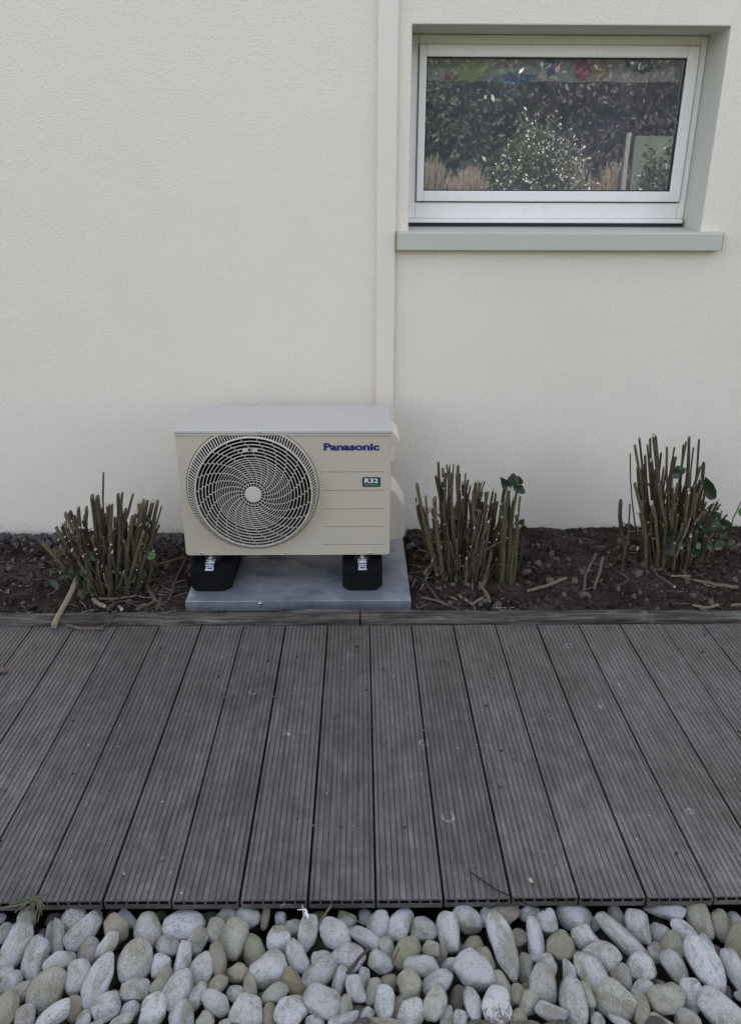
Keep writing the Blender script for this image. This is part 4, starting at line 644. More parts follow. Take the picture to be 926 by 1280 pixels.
# rubber support blocks, each bolted up under the unit
def foot(x0, x1, bx, label):
    t = thing('support_block', label, 'support block', ((x0+x1)/2, 2.95, 0.0352), 'rubber support blocks under the unit'); off_ = -Vector(((x0+x1)/2, 2.95, 0.0352))
    c = 0.026; y0, y1 = 2.688, 3.235
    poly = [(x0+c, y0), (x1-c, y0), (x1, y0+c+0.01), (x1, y1-c), (x1-c, y1), (x0+c, y1), (x0, y1-c), (x0, y0+c+0.01)]
    o = MB().prism(poly, 2, 0.0352, 0.1165).build('block', 'rubber', t); o.location = off_; bevel(o, 0.005, 2)
    o = MB().box((x0+x1)/2-0.03, (x0+x1)/2+0.03, 2.79, 3.19, 0.1168, 0.132).build('rail', 'zinc', t); o.location = off_
    m = MB(); m.box(bx-0.017, bx+0.017, 2.726, 2.80, 0.1325, 0.1360); o = m.build('mount_flange', 'zinc', t); o.location = off_
    m = MB(); m.tube([(bx, 2.748, 0.1362), (bx, 2.748, 0.1385)], [0.0165, 0.0165], 20); m.tube([(bx, 2.748, 0.1387), (bx, 2.748, 0.149)], [0.0105, 0.0105], 6); m.tube([(bx, 2.748, 0.149), (bx, 2.748, 0.156)], [0.0055, 0.005], 10); o = m.build('bolt', 'zinc', t); o.location = off_
    m = MB(); m.box(bx-0.016, bx-0.008, 2.716, 2.7225, 0.103, 0.1325); m.box(bx+0.008, bx+0.016, 2.716, 2.7225, 0.103, 0.1325); m.box(bx-0.0078, bx+0.0078, 2.716, 2.7225, 0.103, 0.110); m.box(bx-0.0078, bx+0.0078, 2.716, 2.7225, 0.121, 0.1325); m.box(bx-0.016, bx+0.016, 2.700, 2.7155, 0.1168, 0.1195)
    o = m.build('clamp', 'zinc', t); o.location = off_; bevel(o, 0.0012, 1)
foot(-0.6365, -0.4790, -0.560, 'black rubber support block under the left end of the unit, below the fan')
foot(-0.0600, 0.0930, 0.0165, 'black rubber support block under the right end of the unit, below the badge')
# galvanised tray
tray = thing('metal_tray', 'grey galvanised sheet metal tray under the outdoor unit', 'metal tray', (-0.222, 2.93, 0.0)); toff2 = -Vector((-0.222, 2.93, 0.0))
m = MB(); TX0, TX1, TY0, TY1 = -0.6385, 0.1960, 2.612, 3.272
m.box(TX0, TX1, TY0, TY1, 0.0335, 0.0350); o = m.build('top_sheet', 'steel', tray); o.location = toff2; bevel(o, 0.0008, 1)
m = MB(); m.box(TX0, TX1, TY0, TY0+0.0016, -0.03, 0.0333); m.box(TX0, TX0+0.0016, TY0+0.0018, TY1, -0.03, 0.0333); m.box(TX1-0.0016, TX1, TY0+0.0018, TY1, -0.03, 0.0333); o = m.build('edge_flange', 'steel', tray); o.location = toff2
m = MB(); m.tube([(-0.362, TY0+0.001, 0.024), (-0.362, TY0-0.0028, 0.024), (-0.362, TY0-0.004, 0.024)], [0.0062, 0.0062, 0.004], 6); m.tube([(-0.362, TY0-0.0004, 0.013), (-0.362, TY0-0.0022, 0.013)], [0.004, 0.003], 8); o = m.build('screw', 'zinc', tray); o.location = toff2

# ================================================================== pruned shrubs
def cane_mb(B, T, r, pale=True, kink=1.0, n=6):
    B = Vector(B); T = Vector(T); L = (T-B).length; pts = []; rads = []; k = 6
    o = Vector((rnd.random()*50, rnd.random()*50, 0)); side = Vector((rnd.uniform(-1, 1), rnd.uniform(-1, 1), 0))*0.02*kink
    for i in range(k):
        t = i/(k-1); w_ = math.sin(t*PI)
        j = Vector((fbm(o.x, t*4), fbm(o.y, t*4), 0))*0.008*kink*(1 if 0 < i < k-1 else 0.2)
        pts.append(B.lerp(T, t)+side*w_+j); rads.append(0.80*r*(1.2-0.3*t)*(1+0.16*(rnd.random()-0.5)+(0.2 if rnd.random() < 0.18 else 0)))
    m = MB(); pts[-1] = pts[-1]+Vector((0, 0, 0)); m.tube(pts, rads, n, 0, 1 if pale else 0)
    # slanting cut
    q = rnd.uniform(0.4, 1.3); tv = len(m.v)
    for a in range(tv-n, tv):
        x, y, z = m.v[a]; m.v[a] = (x, y, z+q*(y-pts[-1].y)*1.1+q*0.6*(x-pts[-1].x)*rnd.choice((1, 1)))
    for _ in range(rnd.choice((0, 0, 1, 1, 2)) if L > 0.15 else 0):               # stub of a side shoot
        t = rnd.uniform(0.45, 0.85); p = B.lerp(T, t)+side*math.sin(t*PI); d = Vector((rnd.uniform(-1, 1), rnd.uniform(-1, 0.3), rnd.uniform(0.5, 1.3))).normalized()*rnd.uniform(0.018, 0.05)
        m.tube([p, p+d*0.55+Vector((0, 0, 0.004)), p+d], [r*0.6, r*0.5, r*0.45], 5, 0, 1)
    return m
def leaf_mb(c, w_, h_, fold=0.5, tilt=(0, 0, 0)):
    m = MB(); n = 9; vs = []
    for i in range(n):
        t = i/(n-1); wd = w_/2*math.sin(PI*(0.06+0.92*t)**0.8)*(1+0.10*(i % 2))
        z = -h_/2+h_*t; bend = -0.35*h_*(t-0.4)**2
        for s_ in (-1, -0.5, 0, 0.5, 1): vs.append((s_*wd, bend-fold*abs(s_)*wd*0.6+0.06*w_*math.sin(7*t+3*s_), z))
    R_ = Euler(tilt).to_matrix(); vs = [Vector(c)+R_ @ Vector(v) for v in vs]
    top = vs; bot = [v+R_ @ Vector((0, 0.0008, 0)) for v in vs]; q = 5; nn = n*q
    fs = [(i*q+j, i*q+j+1, (i+1)*q+j+1, (i+1)*q+j) for i in range(n-1) for j in range(q-1)]
    m.add(top+bot, fs+[tuple(nn+k for k in f[::-1]) for f in fs]); return m
def make_shrub(label, base, sets, leaves, extra=0, ex=None):
    t = thing('pruned_shrub', label, 'shrub', base, 'cut-back shrubs in the soil bed'); off_ = -Vector(base)
    for data, mt in sets:
        for B, T, r in data:
            o = cane_mb(B, T, r, rnd.random() < 0.4).build('cane', [mt, 'cut'], t, smooth=False, fix=False); o.location = off_
    for k in range(extra):                             # shorter inner stumps
        a = rnd.uniform(0, 2*PI); d = rnd.random()**0.5; bx, by = base[0]+ex[0]*d*math.cos(a)*0.55, base[1]+ex[1]*d*math.sin(a)*0.6
        B = (bx, by, -0.03); T = (base[0]+ex[0]*d*math.cos(a), base[1]+ex[1]*d*math.sin(a), ex[2]*rnd.uniform(0.3, 0.95)*(1-0.32*d*d))
        o = cane_mb(B, T, rnd.uniform(0.003, 0.0075), rnd.random() < 0.35).build('cane', ['cane', 'cut'], t, fix=False); o.location = off_
    for k in range(int(extra*0.9)):                    # thin tangled side twigs
        a = rnd.uniform(0, 2*PI); d = rnd.uniform(0.2, 0.95); p0 = Vector((base[0]+ex[0]*d*0.75*math.cos(a), base[1]+ex[1]*d*0.8*math.sin(a), rnd.uniform(0.02, ex[2]*0.6)*(1-0.3*d)))
        dr = Vector((math.cos(a)*rnd.uniform(-0.3, 1), math.sin(a)*rnd.uniform(-0.5, 0.9)-0.15, rnd.uniform(0.1, 1.2))).normalized(); L = rnd.uniform(0.05, 0.15); b2 = Vector((rnd.uniform(-1, 1), rnd.uniform(-1, 1), rnd.uniform(-0.6, 0.6)))*L*0.22
        r = rnd.uniform(0.0011, 0.0026); p1 = p0+dr*L*0.5+b2; p2 = p0+dr*L
        if p2.y > 3.27: continue
        m = MB().tube([p0, p0.lerp(p1, 0.55)+b2*0.15, p1, p1.lerp(p2, 0.5)+b2*0.1, p2], [r, r, r*0.9, r*0.8, r*0.6], 5, 0, 1)
        if rnd.random() < 0.5: m.tube([p1, p1+Vector((rnd.uniform(-1, 1), rnd.uniform(-1, 1), rnd.uniform(0, 1.2)))*L*0.28], [r*0.7, r*0.5], 4, 0, 1)
        o = m.build('side_twig', ['cane' if rnd.random() < 0.7 else 'stick', 'cut'], t, fix=False); o.location = off_
    for c, w_, h_, k in leaves:
        o = leaf_mb(c, w_, h_, rnd.uniform(0.2, 0.9), (rnd.uniform(-0.7, 0.2), rnd.uniform(-0.7, 0.7), rnd.uniform(-0.8, 0.8))).build('leaf', 'newleaf' if k else 'leaf', t, smooth=True, fix=False); o.location = off_
    return t
def sprigs(n, cx, cyy, rx, ry, z0, z1, s0, s1, fresh):
    L = []
    for k in range(n):
        a = rnd.uniform(0, 2*PI); d = rnd.random()**0.5; s_ = rnd.uniform(s0, s1)
        L.append(((cx+rx*d*math.cos(a), cyy-abs(ry*d*math.sin(a)), rnd.uniform(z0, z1)), s_*rnd.uniform(0.5, 0.75), s_, 1 if rnd.random() < fresh else 0))
    return L
LEAVES_A += sprigs(22, -0.95, 2.73, 0.17, 0.08, 0.03, 0.15, 0.012, 0.03, 0.45)
LEAVES_B += sprigs(6, 0.42, 2.80, 0.12, 0.05, 0.03, 0.12, 0.012, 0.025, 0.5)
LEAVES_C += sprigs(14, 1.36, 2.87, 0.14, 0.05, 0.10, 0.30, 0.02, 0.05, 0.15)
make_shrub('low spreading shrub of cut brown stems left of the outdoor unit', (-0.95, 2.775, 0.0), [(CANES_A, 'cane')], LEAVES_A, 120, (0.20, 0.13, 0.36))
make_shrub('cut-back shrub with a mossy leaf-topped clump right of the outdoor unit', (0.42, 2.85, 0.02), [(CANES_B, 'cane'), (CANES_MOSSY, 'mossy')], LEAVES_B, 100, (0.15, 0.11, 0.40))
make_shrub('tallest cut-back shrub with dark green leaves near the right picture edge', (1.30, 2.93, 0.03), [(CANES_C, 'cane'), (TWIGS_C, 'cane')], LEAVES_C, 110, (0.17, 0.12, 0.46))
# ------------------------------------------------------------------ loose sticks
SL = {'A': 'thick pale cane lying across the timber edge below the left shrub', 'C': 'short stick with a pale end beside the left shrub, nearest its foot', 'D': 'straight stick on the soil between the left shrub and the unit',
 'E': 'thin long stick leaning toward the left support block', 'G': 'thin curved twig lying on the far end of the deck', 'H': 'short stick resting on the timber edge beside the curved twig', 'B': 'long thin twig lying level in front of the left shrub',
 'K': 'short pale split stick right of the thick pale cane', 'R': 'long bent twig at the front right corner of the metal tray', 'P': 'pale straight stick leaning out of the middle shrub to the left', 'T': 'pale upright stick before the middle shrub',
 'W': 'thick forked grey stick under the mossy clump', 'Z': 'pale stick lying on bare soil right of the middle shrub', 'AA': 'thin pale stick standing out from the bare soil midway between two shrubs', 'AB': 'brown stick beside the thin pale one midway between two shrubs',
 'AC': 'thick pale stick lying right of the tallest shrub', 'AD': 'short pale stick near the timber edge below the tallest shrub', 'AE': 'thin dark twig slanting down from the foot of the tallest shrub'}
SG = {0: ('thin brown stick lying on the soil around the shrubs', 'loose brown sticks on the soil'), 1: ('small pale dry stick lying on the soil around the shrubs', 'loose pale sticks on the soil')}
def stick(name, pts, r, mat, label, cat, group=None, lift=None):
    pts = [Vector(p) for p in pts]
    if len(pts) == 2: pts = [pts[0], (pts[0]+pts[1])/2+Vector((rnd.uniform(-1, 1), rnd.uniform(-1, 1), 0))*0.004, pts[1]]
    fine = []
    for a, b in zip(pts, pts[1:]):
        for i in range(3): fine.append(a.lerp(b, i/3)+Vector((rnd.uniform(-1, 1), rnd.uniform(-1, 1), rnd.uniform(-1, 1)))*r*0.35)
    fine.append(pts[-1]); c = sum(fine, Vector())/len(fine)
    m = MB().tube([p-c for p in fine], [r*rnd.uniform(0.85, 1.15) for _ in fine], 7, 0, 1); o = m.build(name, [mat, 'cut'], None, False, False, c)
    return tag(o, label, cat, group)
for nm, pts, r, pale in STICKS:
    q = []
    for x, y, z in pts:
        base = soil_z(x, y) if y > 2.57 else (0.026 if y > 2.49 else 0.0)
        q.append((x, y, base+r+0.007))
    if nm == 'A': q = [(-1.0745, 2.470, 0.016), (-1.070, 2.575, 0.040), (-1.060, 2.80, 0.085)]
    if nm in ('T', 'U', 'AA', 'AB', 'AE', 'P'):
        q[-1] = (q[-1][0], q[-1][1]-0.06, q[-1][2]+0.055)
    lab, grp = (SL[nm], None) if nm in SL else SG[pale]
    stick('fallen_stick', q, r, 'pale' if pale else 'stick', lab, 'stick', grp)
stick('thin_twig', [(1.538, 3.0, 0.04), (1.542, 3.0, 0.198), (1.564, 3.0, 0.283)], 0.0022, 'stick', 'lone thin dark twig standing against the wall right of the tallest shrub', 'twig')
stick('fallen_stick', [(1.255, 2.83, 0.10), (1.262, 2.82, 0.17), (1.282, 2.82, 0.27)], 0.0045, 'pale', 'whitish dead stalk hanging upright in front of the tallest shrub', 'stick')

# ================================================================== pebbles
shapes = []
for k in range(14):
    V, F = ico(4 if k < 14 else 3, 20+k, 0.0, 1.0); o = np.array([k*5.1, k*2.7, k*9.3])
    e = 0.70 + 0.20*((k*37) % 10)/10                     # superellipsoid exponent: some rounder, some squarer
    V = np.sign(V)*np.abs(V)**e; V /= np.abs(V).max(0)
    for i in range(len(V)):
        p = Vector(V[i])*0.75+Vector(o); V[i] *= 1+0.20*noise.fractal(p, 1.0, 2.0, 2)+0.02*noise.noise(p*4)
    for q in range(6):                                  # worn flat faces
        d_ = npr.normal(size=3); d_ /= np.linalg.norm(d_); lim = npr.uniform(0.62, 0.86); t_ = V @ d_; ex_ = np.maximum(t_-lim, 0); V -= np.outer(ex_*0.72, d_)
    V[:, 1] *= 1+0.09*math.sin(k*2.3)*V[:, 0]           # egg taper
    if k % 3 == 0: V[:, 1] += 0.18*(V[:, 0]**2-0.4)*(1 if k % 2 else -1)   # slight bean bend
    V -= (V.max(0)+V.min(0))/2; V /= (V.max(0)-V.min(0))/2
    shapes.append((V, F))
def shape_mesh(name, V, F, mat):
    me = bpy.data.meshes.new(name); me.from_pydata(V.tolist(), [], F.tolist()); me.materials.append(MAT[mat]); me.polygons.foreach_set('use_smooth', [True]*len(F)); me.update(); return me
PM = {mt: [shape_mesh('pebble', V, F, mt) for V, F in shapes] for mt in ('pebble', 'speckle', 'rust')}
nP = len(PEBBLES); C0 = np.zeros((nP, 3)); AX = np.zeros((nP, 3, 3)); SZ = np.zeros((nP, 3)); low = np.zeros(nP)
camv = np.array([0, 0, CAM_H])
for i, (x, y, L, Wd, an, k) in enumerate(PEBBLES):
    C0[i] = (x, y, -0.05); d = C0[i]-camv; d /= np.linalg.norm(d)
    ex = np.cross(d, [0, 0, 1.0]); ex /= np.linalg.norm(ex); ey = np.cross(ex, d)
    a = math.radians(an); la = ex*math.cos(a)+ey*math.sin(a); lb = -ex*math.sin(a)+ey*math.cos(a); lc = np.cross(la, lb)
    # lay the stone part way down towards the bed
    tgt = np.array([rnd.uniform(-0.2, 0.2), rnd.uniform(-0.2, 0.2), 1.0]); ncur = -d; mid = 0.62*ncur+0.38*tgt; mid /= np.linalg.norm(mid)
    la = la-mid*(la@mid)*0.75; la /= np.linalg.norm(la); lb = np.cross(mid, la); lb /= np.linalg.norm(lb); lc = np.cross(la, lb)
    AX[i] = np.stack([la, lb, lc]); SZ[i] = (L/2*1.07, Wd/2*1.07, Wd/2*rnd.uniform(0.72, 0.95)); low[i] = 1 if (k == 'd') else (0.5 if L < 0.045 else 0)
C = C0.copy(); C[:, 2] = -0.048-0.034*low
# slide the stones apart so that they touch instead of sinking into one another
def supp(i, n_): return math.sqrt(sum((SZ[i, q]*(AX[i, q]@n_))**2 for q in range(3)))
pairs = [(i, j) for i in range(nP) for j in range(i) if np.linalg.norm(C[i]-C[j]) < 0.16]
for itn in range(70):
    D = np.zeros_like(C)
    for i, j in pairs:
        d = C[i]-C[j]; L = np.linalg.norm(d)+1e-9; n_ = d/L; need = (supp(i, n_)+supp(j, n_))*0.90
        if L < need:
            # push mostly in height; the smaller or hidden stone goes down
            s_ = need-L; wz = n_.copy(); wz[:2] *= 0.55
            if abs(n_[2]) < 0.25: wz[2] += 0.45*(1 if (low[j], -SZ[j, 0]) > (low[i], -SZ[i, 0]) else -1)
            mi, mj = 1/SZ[i].prod(), 1/SZ[j].prod(); D[i] += wz*s_*0.5*mi/(mi+mj); D[j] -= wz*s_*0.5*mj/(mi+mj)
    C += D*0.6; C[:, :2] += (C0[:, :2]-C[:, :2])*0.10; C[:, 2] += (-0.050-0.02*low-C[:, 2])*0.06
    C[:, 2] = np.clip(C[:, 2], -0.106, -0.020)
for i in range(nP):
    if C[i, 1]+SZ[i, 1]*0.6 > 1.29: C[i, 2] = min(C[i, 2], -0.028-SZ[i, 2]*0.9)
TINT = {'w': [(0.88, 0.865, 0.82), (0.82, 0.80, 0.755), (0.92, 0.905, 0.86)], 'g': [(0.70, 0.675, 0.53), (0.64, 0.615, 0.465), (0.76, 0.735, 0.61)], 'b': [(0.60, 0.53, 0.40), (0.54, 0.48, 0.37)], 'y': [(0.64, 0.615, 0.55), (0.70, 0.67, 0.60)],
        'd': [(0.26, 0.245, 0.20), (0.31, 0.29, 0.235)], 'o': [(0.48, 0.38, 0.24)], 'l': [(0.50, 0.49, 0.33)], 's': [(0.66, 0.645, 0.58)], 'r': [(0.6, 0.6, 0.58)]}  # 'd' is a dark tint for the low stones in the gaps
WORD = {'w': 'whitish', 'g': 'greenish grey', 'b': 'brownish beige', 'y': 'grey', 'd': 'dark grubby', 'o': 'orange beige', 'l': 'lichen green', 's': 'black speckled', 'r': 'rust marked white'}
ORD = 'first second third fourth fifth sixth seventh eighth ninth tenth eleventh twelfth'.split()
used_lab = {}; made = []
for i, (x, y, L, Wd, an, k) in enumerate(PEBBLES):
    mt = 'speckle' if k == 's' else 'rust' if k == 'r' else 'pebble'
    kk = (i*5+3) % 14
    if L/Wd > 1.9: kk = [0, 3, 6, 9][i % 4]
    o = link('pebble', PM[mt][kk], None, C[i]); R_ = Matrix([AX[i][q] for q in range(3)]).transposed()
    if rnd.random() < 0.5 and k != 'r': R_ = R_ @ Matrix.Rotation(PI, 3, 'Z')
    o.rotation_euler = R_.to_euler(); o.scale = SZ[i]
    c = rnd.choice(TINT[k]); j = rnd.uniform(0.9, 1.08); o.color = (c[0]*j, c[1]*j, c[2]*j*rnd.uniform(0.97, 1.03), 1)
    size = 'large' if L > 0.078 else 'small' if L < 0.048 else 'medium'
    form = 'long narrow' if L/Wd > 2.0 else 'oval' if L/Wd > 1.35 else 'rounded'
    col_ = int(math.floor((x-(X0-0.075-6*0.15+0.0))/0.15)) # plank whose end is nearest, counted from the left
    py = C[i, 1]; zone = 'at the deck edge' if py > 1.235 else 'in the bottom row' if py < 1.105 else 'mid strip'
    pl = min(max(int(math.floor((x+0.7173)/0.15))+1, 0), 11)
    lab = '%s %s %s pebble %s, below the %s deck plank' % (size, form, WORD[k], zone, ORD[pl])
    made.append((o, lab)); used_lab[lab] = used_lab.get(lab, 0)+1
byl = {}
for o, lab in made: byl.setdefault(lab, []).append(o)
new = []
for lab, os_ in byl.items():
    os_.sort(key=lambda q: q.location.x)
    for q, o in enumerate(os_):
        new.append((o, lab if len(os_) == 1 else lab+((' (left one)', ' (right one)')[q] if len(os_) == 2 else (' (left one)', ' (middle one)', ' (right one)', ' (far right one)')[min(q, 3)])))
made = new; used_lab = {}
for o, lab in made: used_lab[lab] = used_lab.get(lab, 0)+1
for o, lab in made:
    tag(o, lab, 'pebble', lab.split(',')[0].replace('pebble', 'pebbles')+','+lab.split(',')[1] if used_lab[lab] > 1 else 'pebbles of the strip in front of the deck')
SPEC = {}
lowshapes = []
for k in range(8):
    V, F = ico(2, 60+k, 0.16, 0.8); lowshapes.append((V, F))
it = []
for k in range(1500):
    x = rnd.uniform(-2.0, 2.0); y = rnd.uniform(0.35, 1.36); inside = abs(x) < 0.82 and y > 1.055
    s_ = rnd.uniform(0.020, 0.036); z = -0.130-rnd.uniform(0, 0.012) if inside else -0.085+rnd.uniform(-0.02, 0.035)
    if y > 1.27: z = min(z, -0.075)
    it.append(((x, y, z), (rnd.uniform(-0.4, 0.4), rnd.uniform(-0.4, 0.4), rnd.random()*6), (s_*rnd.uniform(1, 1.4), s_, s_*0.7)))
g = scatter('gravel', lowshapes, it, 'gravelstone', smooth=True); g.color = (0.13, 0.12, 0.095, 1)  # lower fill stones coloured dark to paint shade into the gaps
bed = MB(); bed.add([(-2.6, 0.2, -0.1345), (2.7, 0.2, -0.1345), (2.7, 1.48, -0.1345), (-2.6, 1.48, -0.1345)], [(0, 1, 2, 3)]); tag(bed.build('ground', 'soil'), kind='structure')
# the strip goes on to both sides and towards the viewer, past what the photograph frames
strip = [ico(2, 90+k, 0.09, 0.7) for k in range(10)]
for nm_col, share in (((0.86, 0.845, 0.80), 0.62), ((0.66, 0.635, 0.49), 0.24), ((0.58, 0.52, 0.40), 0.14)):
    it = []
    for k in range(int(2600*share)):
        x = rnd.uniform(-2.2, 2.3); y = rnd.uniform(0.35, 1.30); lim = 0.735+0.20*(y-1.05)
        if -lim-0.06 < x < lim+0.09 and y > 0.985: continue
        s_ = rnd.uniform(0.019, 0.034); z = -0.052+rnd.uniform(-0.026, 0.008)
        if y+s_ > 1.29: z = min(z, -0.062)
        it.append(((x, y, z), (rnd.uniform(-0.5, 0.5), rnd.uniform(-0.5, 0.5), rnd.random()*6), (s_*rnd.uniform(1.05, 1.6), s_, s_*0.72)))
    g = scatter('gravel', strip, it, 'gravelstone', smooth=True); g.color = (*nm_col, 1)
# ------------------------------------------------------------------ bits among the pebbles and on the deck
stick('twig', [Vector(p)+Vector((0, 0, 0.012)) for p in GT1], 0.0036, 'stick', 'brown woody twig lying among the pebbles near the bottom centre', 'twig')
stick('twig', [Vector(p)+Vector((0, 0, 0.012)) for p in GT3], 0.0028, 'stick', 'short brown twig leaning on the pebbles just below the deck edge', 'twig')
stick('twig', [Vector(p)+Vector((0, 0, 0.010)) for p in GT2], 0.002, 'stick', 'tiny thin twig beside a green pebble in the middle of the strip', 'twig')
stick('twig', DT, 0.0013, 'dark', 'thin dark twig hanging from the deck end down onto the pebbles', 'twig')
m = MB(); P_ = [Vector(p) for p in GT4]; m.tube([P_[0], P_[1]+Vector((0, 0, 0.006)), P_[2]], [0.0012, 0.0036, 0.0008], 5, 0, None, 0.3); tag(m.build('stray_grass', 'newleaf', fix=False), 'single yellow green grass blade lying on the pebbles', 'grass')
m = MB()
for p in TUFT:
    for r_ in range(2):
        q = [Vector(a)+Vector((rnd.uniform(-1, 1), rnd.uniform(-1, 1), 0))*0.006+Vector((0, 0, 0.012)) for a in p]; m.tube(q, [0.0014, 0.0016, 0.0006], 4, rnd.choice((0, 0, 1)))
tag(m.build('grass_tuft', ['drygrass', 'shrub'], fix=False), 'dry grass tuft poking out below the deck end at the left', 'grass tuft')
m = MB(); b = Vector(BLOOM)+Vector((0, 0, 0.006))
e1 = Vector((1, 0, 0))*0.00023; e2 = Vector((0, 0.74, 0.67))*0.00023
for (ax, ay), (bx, by), r in (((-55, 10), (20, 16), 0.0011), ((-10, 52), (4, -34), 0.0009), ((0, -38), (62, -30), 0.001), ((8, 14), (26, 8), 0.003), ((20, 8), (36, -16), 0.003), ((34, -20), (48, -62), 0.0032), ((14, -10), (28, -30), 0.002)):
    m.tube([b+e1*ax+e2*ay, b+e1*(ax+bx)/2+e2*(ay+by)/2, b+e1*bx+e2*by], [r*0.7, r, r*0.6], 5)
tag(m.build('dried_flower', 'petal', fix=False), 'tiny white dried flower head just below the deck edge', 'flower')
V, F = lowshapes[1]; o = link('stone_chip', shape_mesh('stone_chip', V, F, 'cut'), None, (CHIP[0], CHIP[1], 0.004)); o.scale = (0.008, 0.0045, 0.004); o.rotation_euler.z = 1.9; tag(o, 'small white stone chip lying alone on the deck near its front end', 'stone chip')
m = MB(); b = Vector(BARK)
m.tube([b+Vector((-0.04, 0.004, 0.012)), b+Vector((-0.015, 0.0, 0.016)), b+Vector((0.008, 0, 0.014)), b+Vector((0.016, -0.001, 0.01))], [0.011, 0.014, 0.012, 0.006], 8, 0, None, 0.7); tag(m.build('bark_piece', 'stick', fix=False), 'dark piece of bark on the deck at the left picture edge', 'bark piece')
m = MB()
for k in range(150):                                   # crumbs and seed husks on the boards
    x, y = rnd.uniform(-1.4, 1.4), D2+0.02+(D1-D2-0.04)*rnd.random()**0.7; s_ = rnd.uniform(0.0012, 0.0035); a = rnd.random()*6
    m.obox((x, y, s_*0.45+0.0012), Vector((math.cos(a), math.sin(a), 0))*s_*rnd.uniform(0.8, 1.9), Vector((-math.sin(a), math.cos(a), 0))*s_*0.7, Vector((0, 0, s_*0.4)), rnd.choice((0, 0, 1, 2)))
tag(m.build('deck_crumbs', ['stick', 'pale', 'soil'], fix=False), kind='stuff')

# ================================================================== the garden behind the camera (seen mirrored in the pane)
def leaves_np(n, pos_fn, size, mats, name, parent, off_):
    V = np.zeros((n*4, 3)); 
    for i in range(n):
        p = np.array(pos_fn()); u = npr.normal(size=3); u /= np.linalg.norm(u); v = np.cross(u, npr.normal(size=3)); v /= np.linalg.norm(v)
        s_ = size*npr.uniform(0.6, 1.25); V[i*4:i*4+4] = [p-u*s_, p+v*s_*0.42, p+u*s_, p-v*s_*0.42]
    me = bpy.data.meshes.new(name); me.from_pydata(V.tolist(), [], np.arange(n*4).reshape(-1, 4).tolist()); me.materials.append(MAT[mats]); me.update()
    return link(name, me, parent, off_)
def hedge_plant(x0, x1, y0, y1, h, mats, n, size, label, cat):
    c = ((x0+x1)/2, (y0+y1)/2, -0.14); t = thing('hedge_tree', label, cat, c); off_ = -Vector(c)
    def pf():
        x = npr.uniform(x0, x1); z = -0.1+h*npr.uniform(0, 1)**0.9; dpt = abs(npr.normal(0, 0.32)); b = 0.35*fbm(x, z, x0, 1.3)
        top = h+0.4*fbm(x, 0, 7, 0.9)
        return (x+npr.normal(0, 0.08), y1-dpt+b, min(z, top-0.1*npr.random_sample()))
    leaves_np(n, pf, size, mats, 'crown', t, off_); m = MB()
    for k in range(int((x1-x0)/0.55)):
        x = x0+0.3+k*0.55; m2 = MB().tube([(x, (y0+y1)/2, -0.2), (x+rnd.uniform(-0.1, 0.1), (y0+y1)/2, h*0.5), (x+rnd.uniform(-0.2, 0.2), (y0+y1)/2, h*0.9)], [0.05, 0.035, 0.012], 7)
        o = m2.build('trunk', 'cane', t, fix=False); o.location = off_
    m.box(x0+0.1, x1-0.1, y0-0.25, y0-0.1, -0.14, h*0.96); o = m.build('hedge_shade_slab', 'dark', t); o.location = off_  # added dark slab, painted shade behind the leaves
hedge_plant(-2.4, 2.5, -6.6, -5.6, 4.2, 'hedge', 26000, 0.062, 'dark green laurel hedge mirrored in the left half of the window', 'hedge')
hedge_plant(2.25, 6.4, -6.6, -5.6, 4.2, 'beech', 24000, 0.058, 'purple brown beech hedge mirrored in the right half of the window', 'hedge')
def grass_clump(x, y, h, r, label):
    t = thing('straw_grass', label, 'grass clump', (x, y, -0.14), 'straw coloured grass clumps of the garden'); m = MB()
    for k in range(1800):
        a = rnd.uniform(0, 2*PI); d = r*rnd.random()**0.5; l_ = h*(1-0.35*(d/r)**2)*rnd.uniform(0.55, 1.0)
        p1 = Vector((0.25*d*math.cos(a), 0.25*d*math.sin(a), 0)); p2 = Vector((0.8*d*math.cos(a), 0.8*d*math.sin(a), l_*0.8)); p3 = Vector((d*math.cos(a)*1.1+rnd.gauss(0, 0.04), d*math.sin(a)*1.1+rnd.gauss(0, 0.04), l_))
        m.tube([p1, p2, p3], [0.006, 0.016, 0.004], 3)
    m.build('blades', 'straw', t, fix=False)
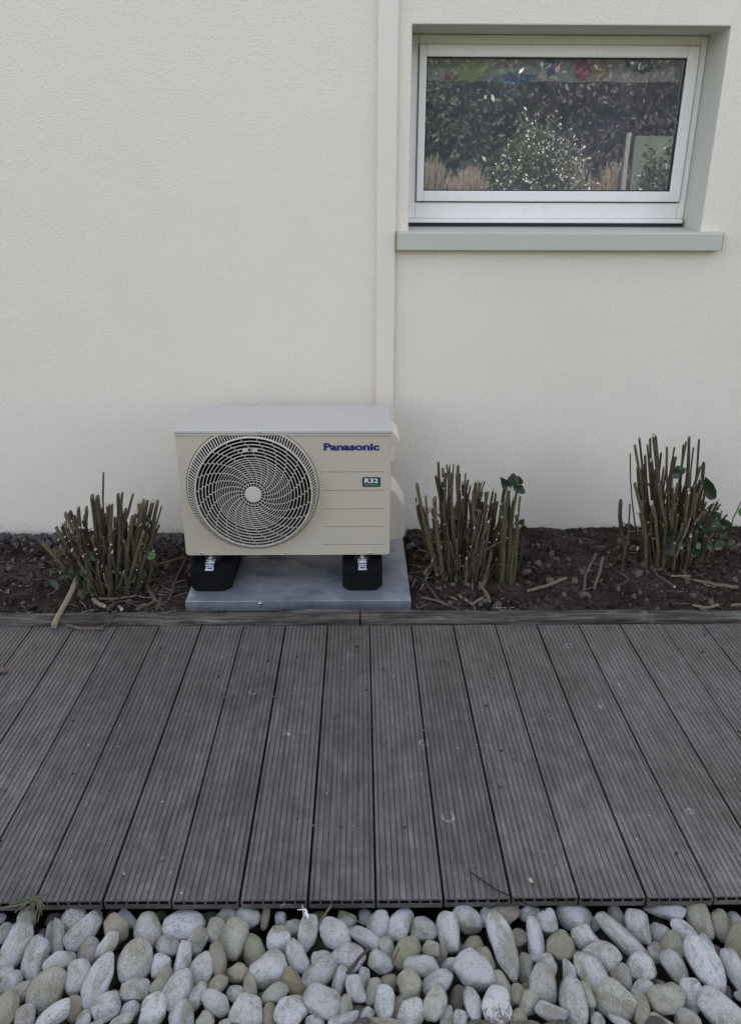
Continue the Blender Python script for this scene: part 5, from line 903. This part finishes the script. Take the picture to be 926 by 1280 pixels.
for x, h, r, lab in ((0.98, 2.06, 0.42, 'straw grass clump mirrored in the lower left corner of the window'), (1.50, 1.96, 0.36, 'straw grass clump mirrored left of the white flowers in the window'), (2.90, 2.04, 0.32, 'straw grass clump mirrored just right of the white flowers in the window'), (3.45, 1.98, 0.34, 'straw grass clump mirrored left of the grey post in the window')):
    grass_clump(x, -4.5, h, r, lab)
def flower_bush(x, y, r, h, nf, label):
    t = thing('flowering_bush', label, 'bush', (x, y, -0.14), 'white flowering bushes of the garden')
    def pf():
        a = npr.uniform(0, 2*PI); q = npr.uniform(0, 1)**0.5; z = npr.uniform(0.1, 1); rr_ = r*q*math.sqrt(max(1-(z*0.93)**3, 0.03))*(1+0.5*fbm(math.cos(a)*1.3+x, math.sin(a)*1.3, z*1.6, 1.2)); z = z*(1+0.22*fbm(math.cos(a)*q*2+x, math.sin(a)*q*2, 5, 1.0)); return (rr_*math.cos(a), rr_*math.sin(a), z*h)
    leaves_np(5200, pf, 0.042, 'shrub', 'crown', t, (0, 0, 0))
    def pq():
        while True:
            p = pf()
            if p[2] > h*0.55 and p[1] > -0.1*r: return (p[0]*1.03, p[1]*1.03, p[2]*1.01)
    leaves_np(nf*3, pq, 0.020, 'petal', 'blossom', t, (0, 0, 0))
    MB().tube([(0, 0, 0), (0.03, 0, h*0.3), (0.05, 0.02, h*0.6)], [0.04, 0.03, 0.015], 7).build('stem', 'cane', t, fix=False)
flower_bush(2.30, -3.8, 0.66, 2.20, 420, 'white flowering bush mirrored in the lower middle of the window')
flower_bush(3.62, -3.4, 0.32, 1.86, 140, 'small white flowering bush mirrored in the lower right corner of the window')
t = thing('garden_screen', 'pale green garden screen with grey post mirrored at the right of the window', 'screen', (3.6, -3.9, -0.14))
MB().box(-0.14, 0.62, -0.02, 0.02, 0.05, 2.2).build('panel', 'screen', t); MB().box(-0.25, -0.20, -0.03, 0.03, 0, 2.24).build('post', 'post', t); MB().box(0.63, 0.68, -0.03, 0.03, 0, 2.24).build('post', 'post', t)
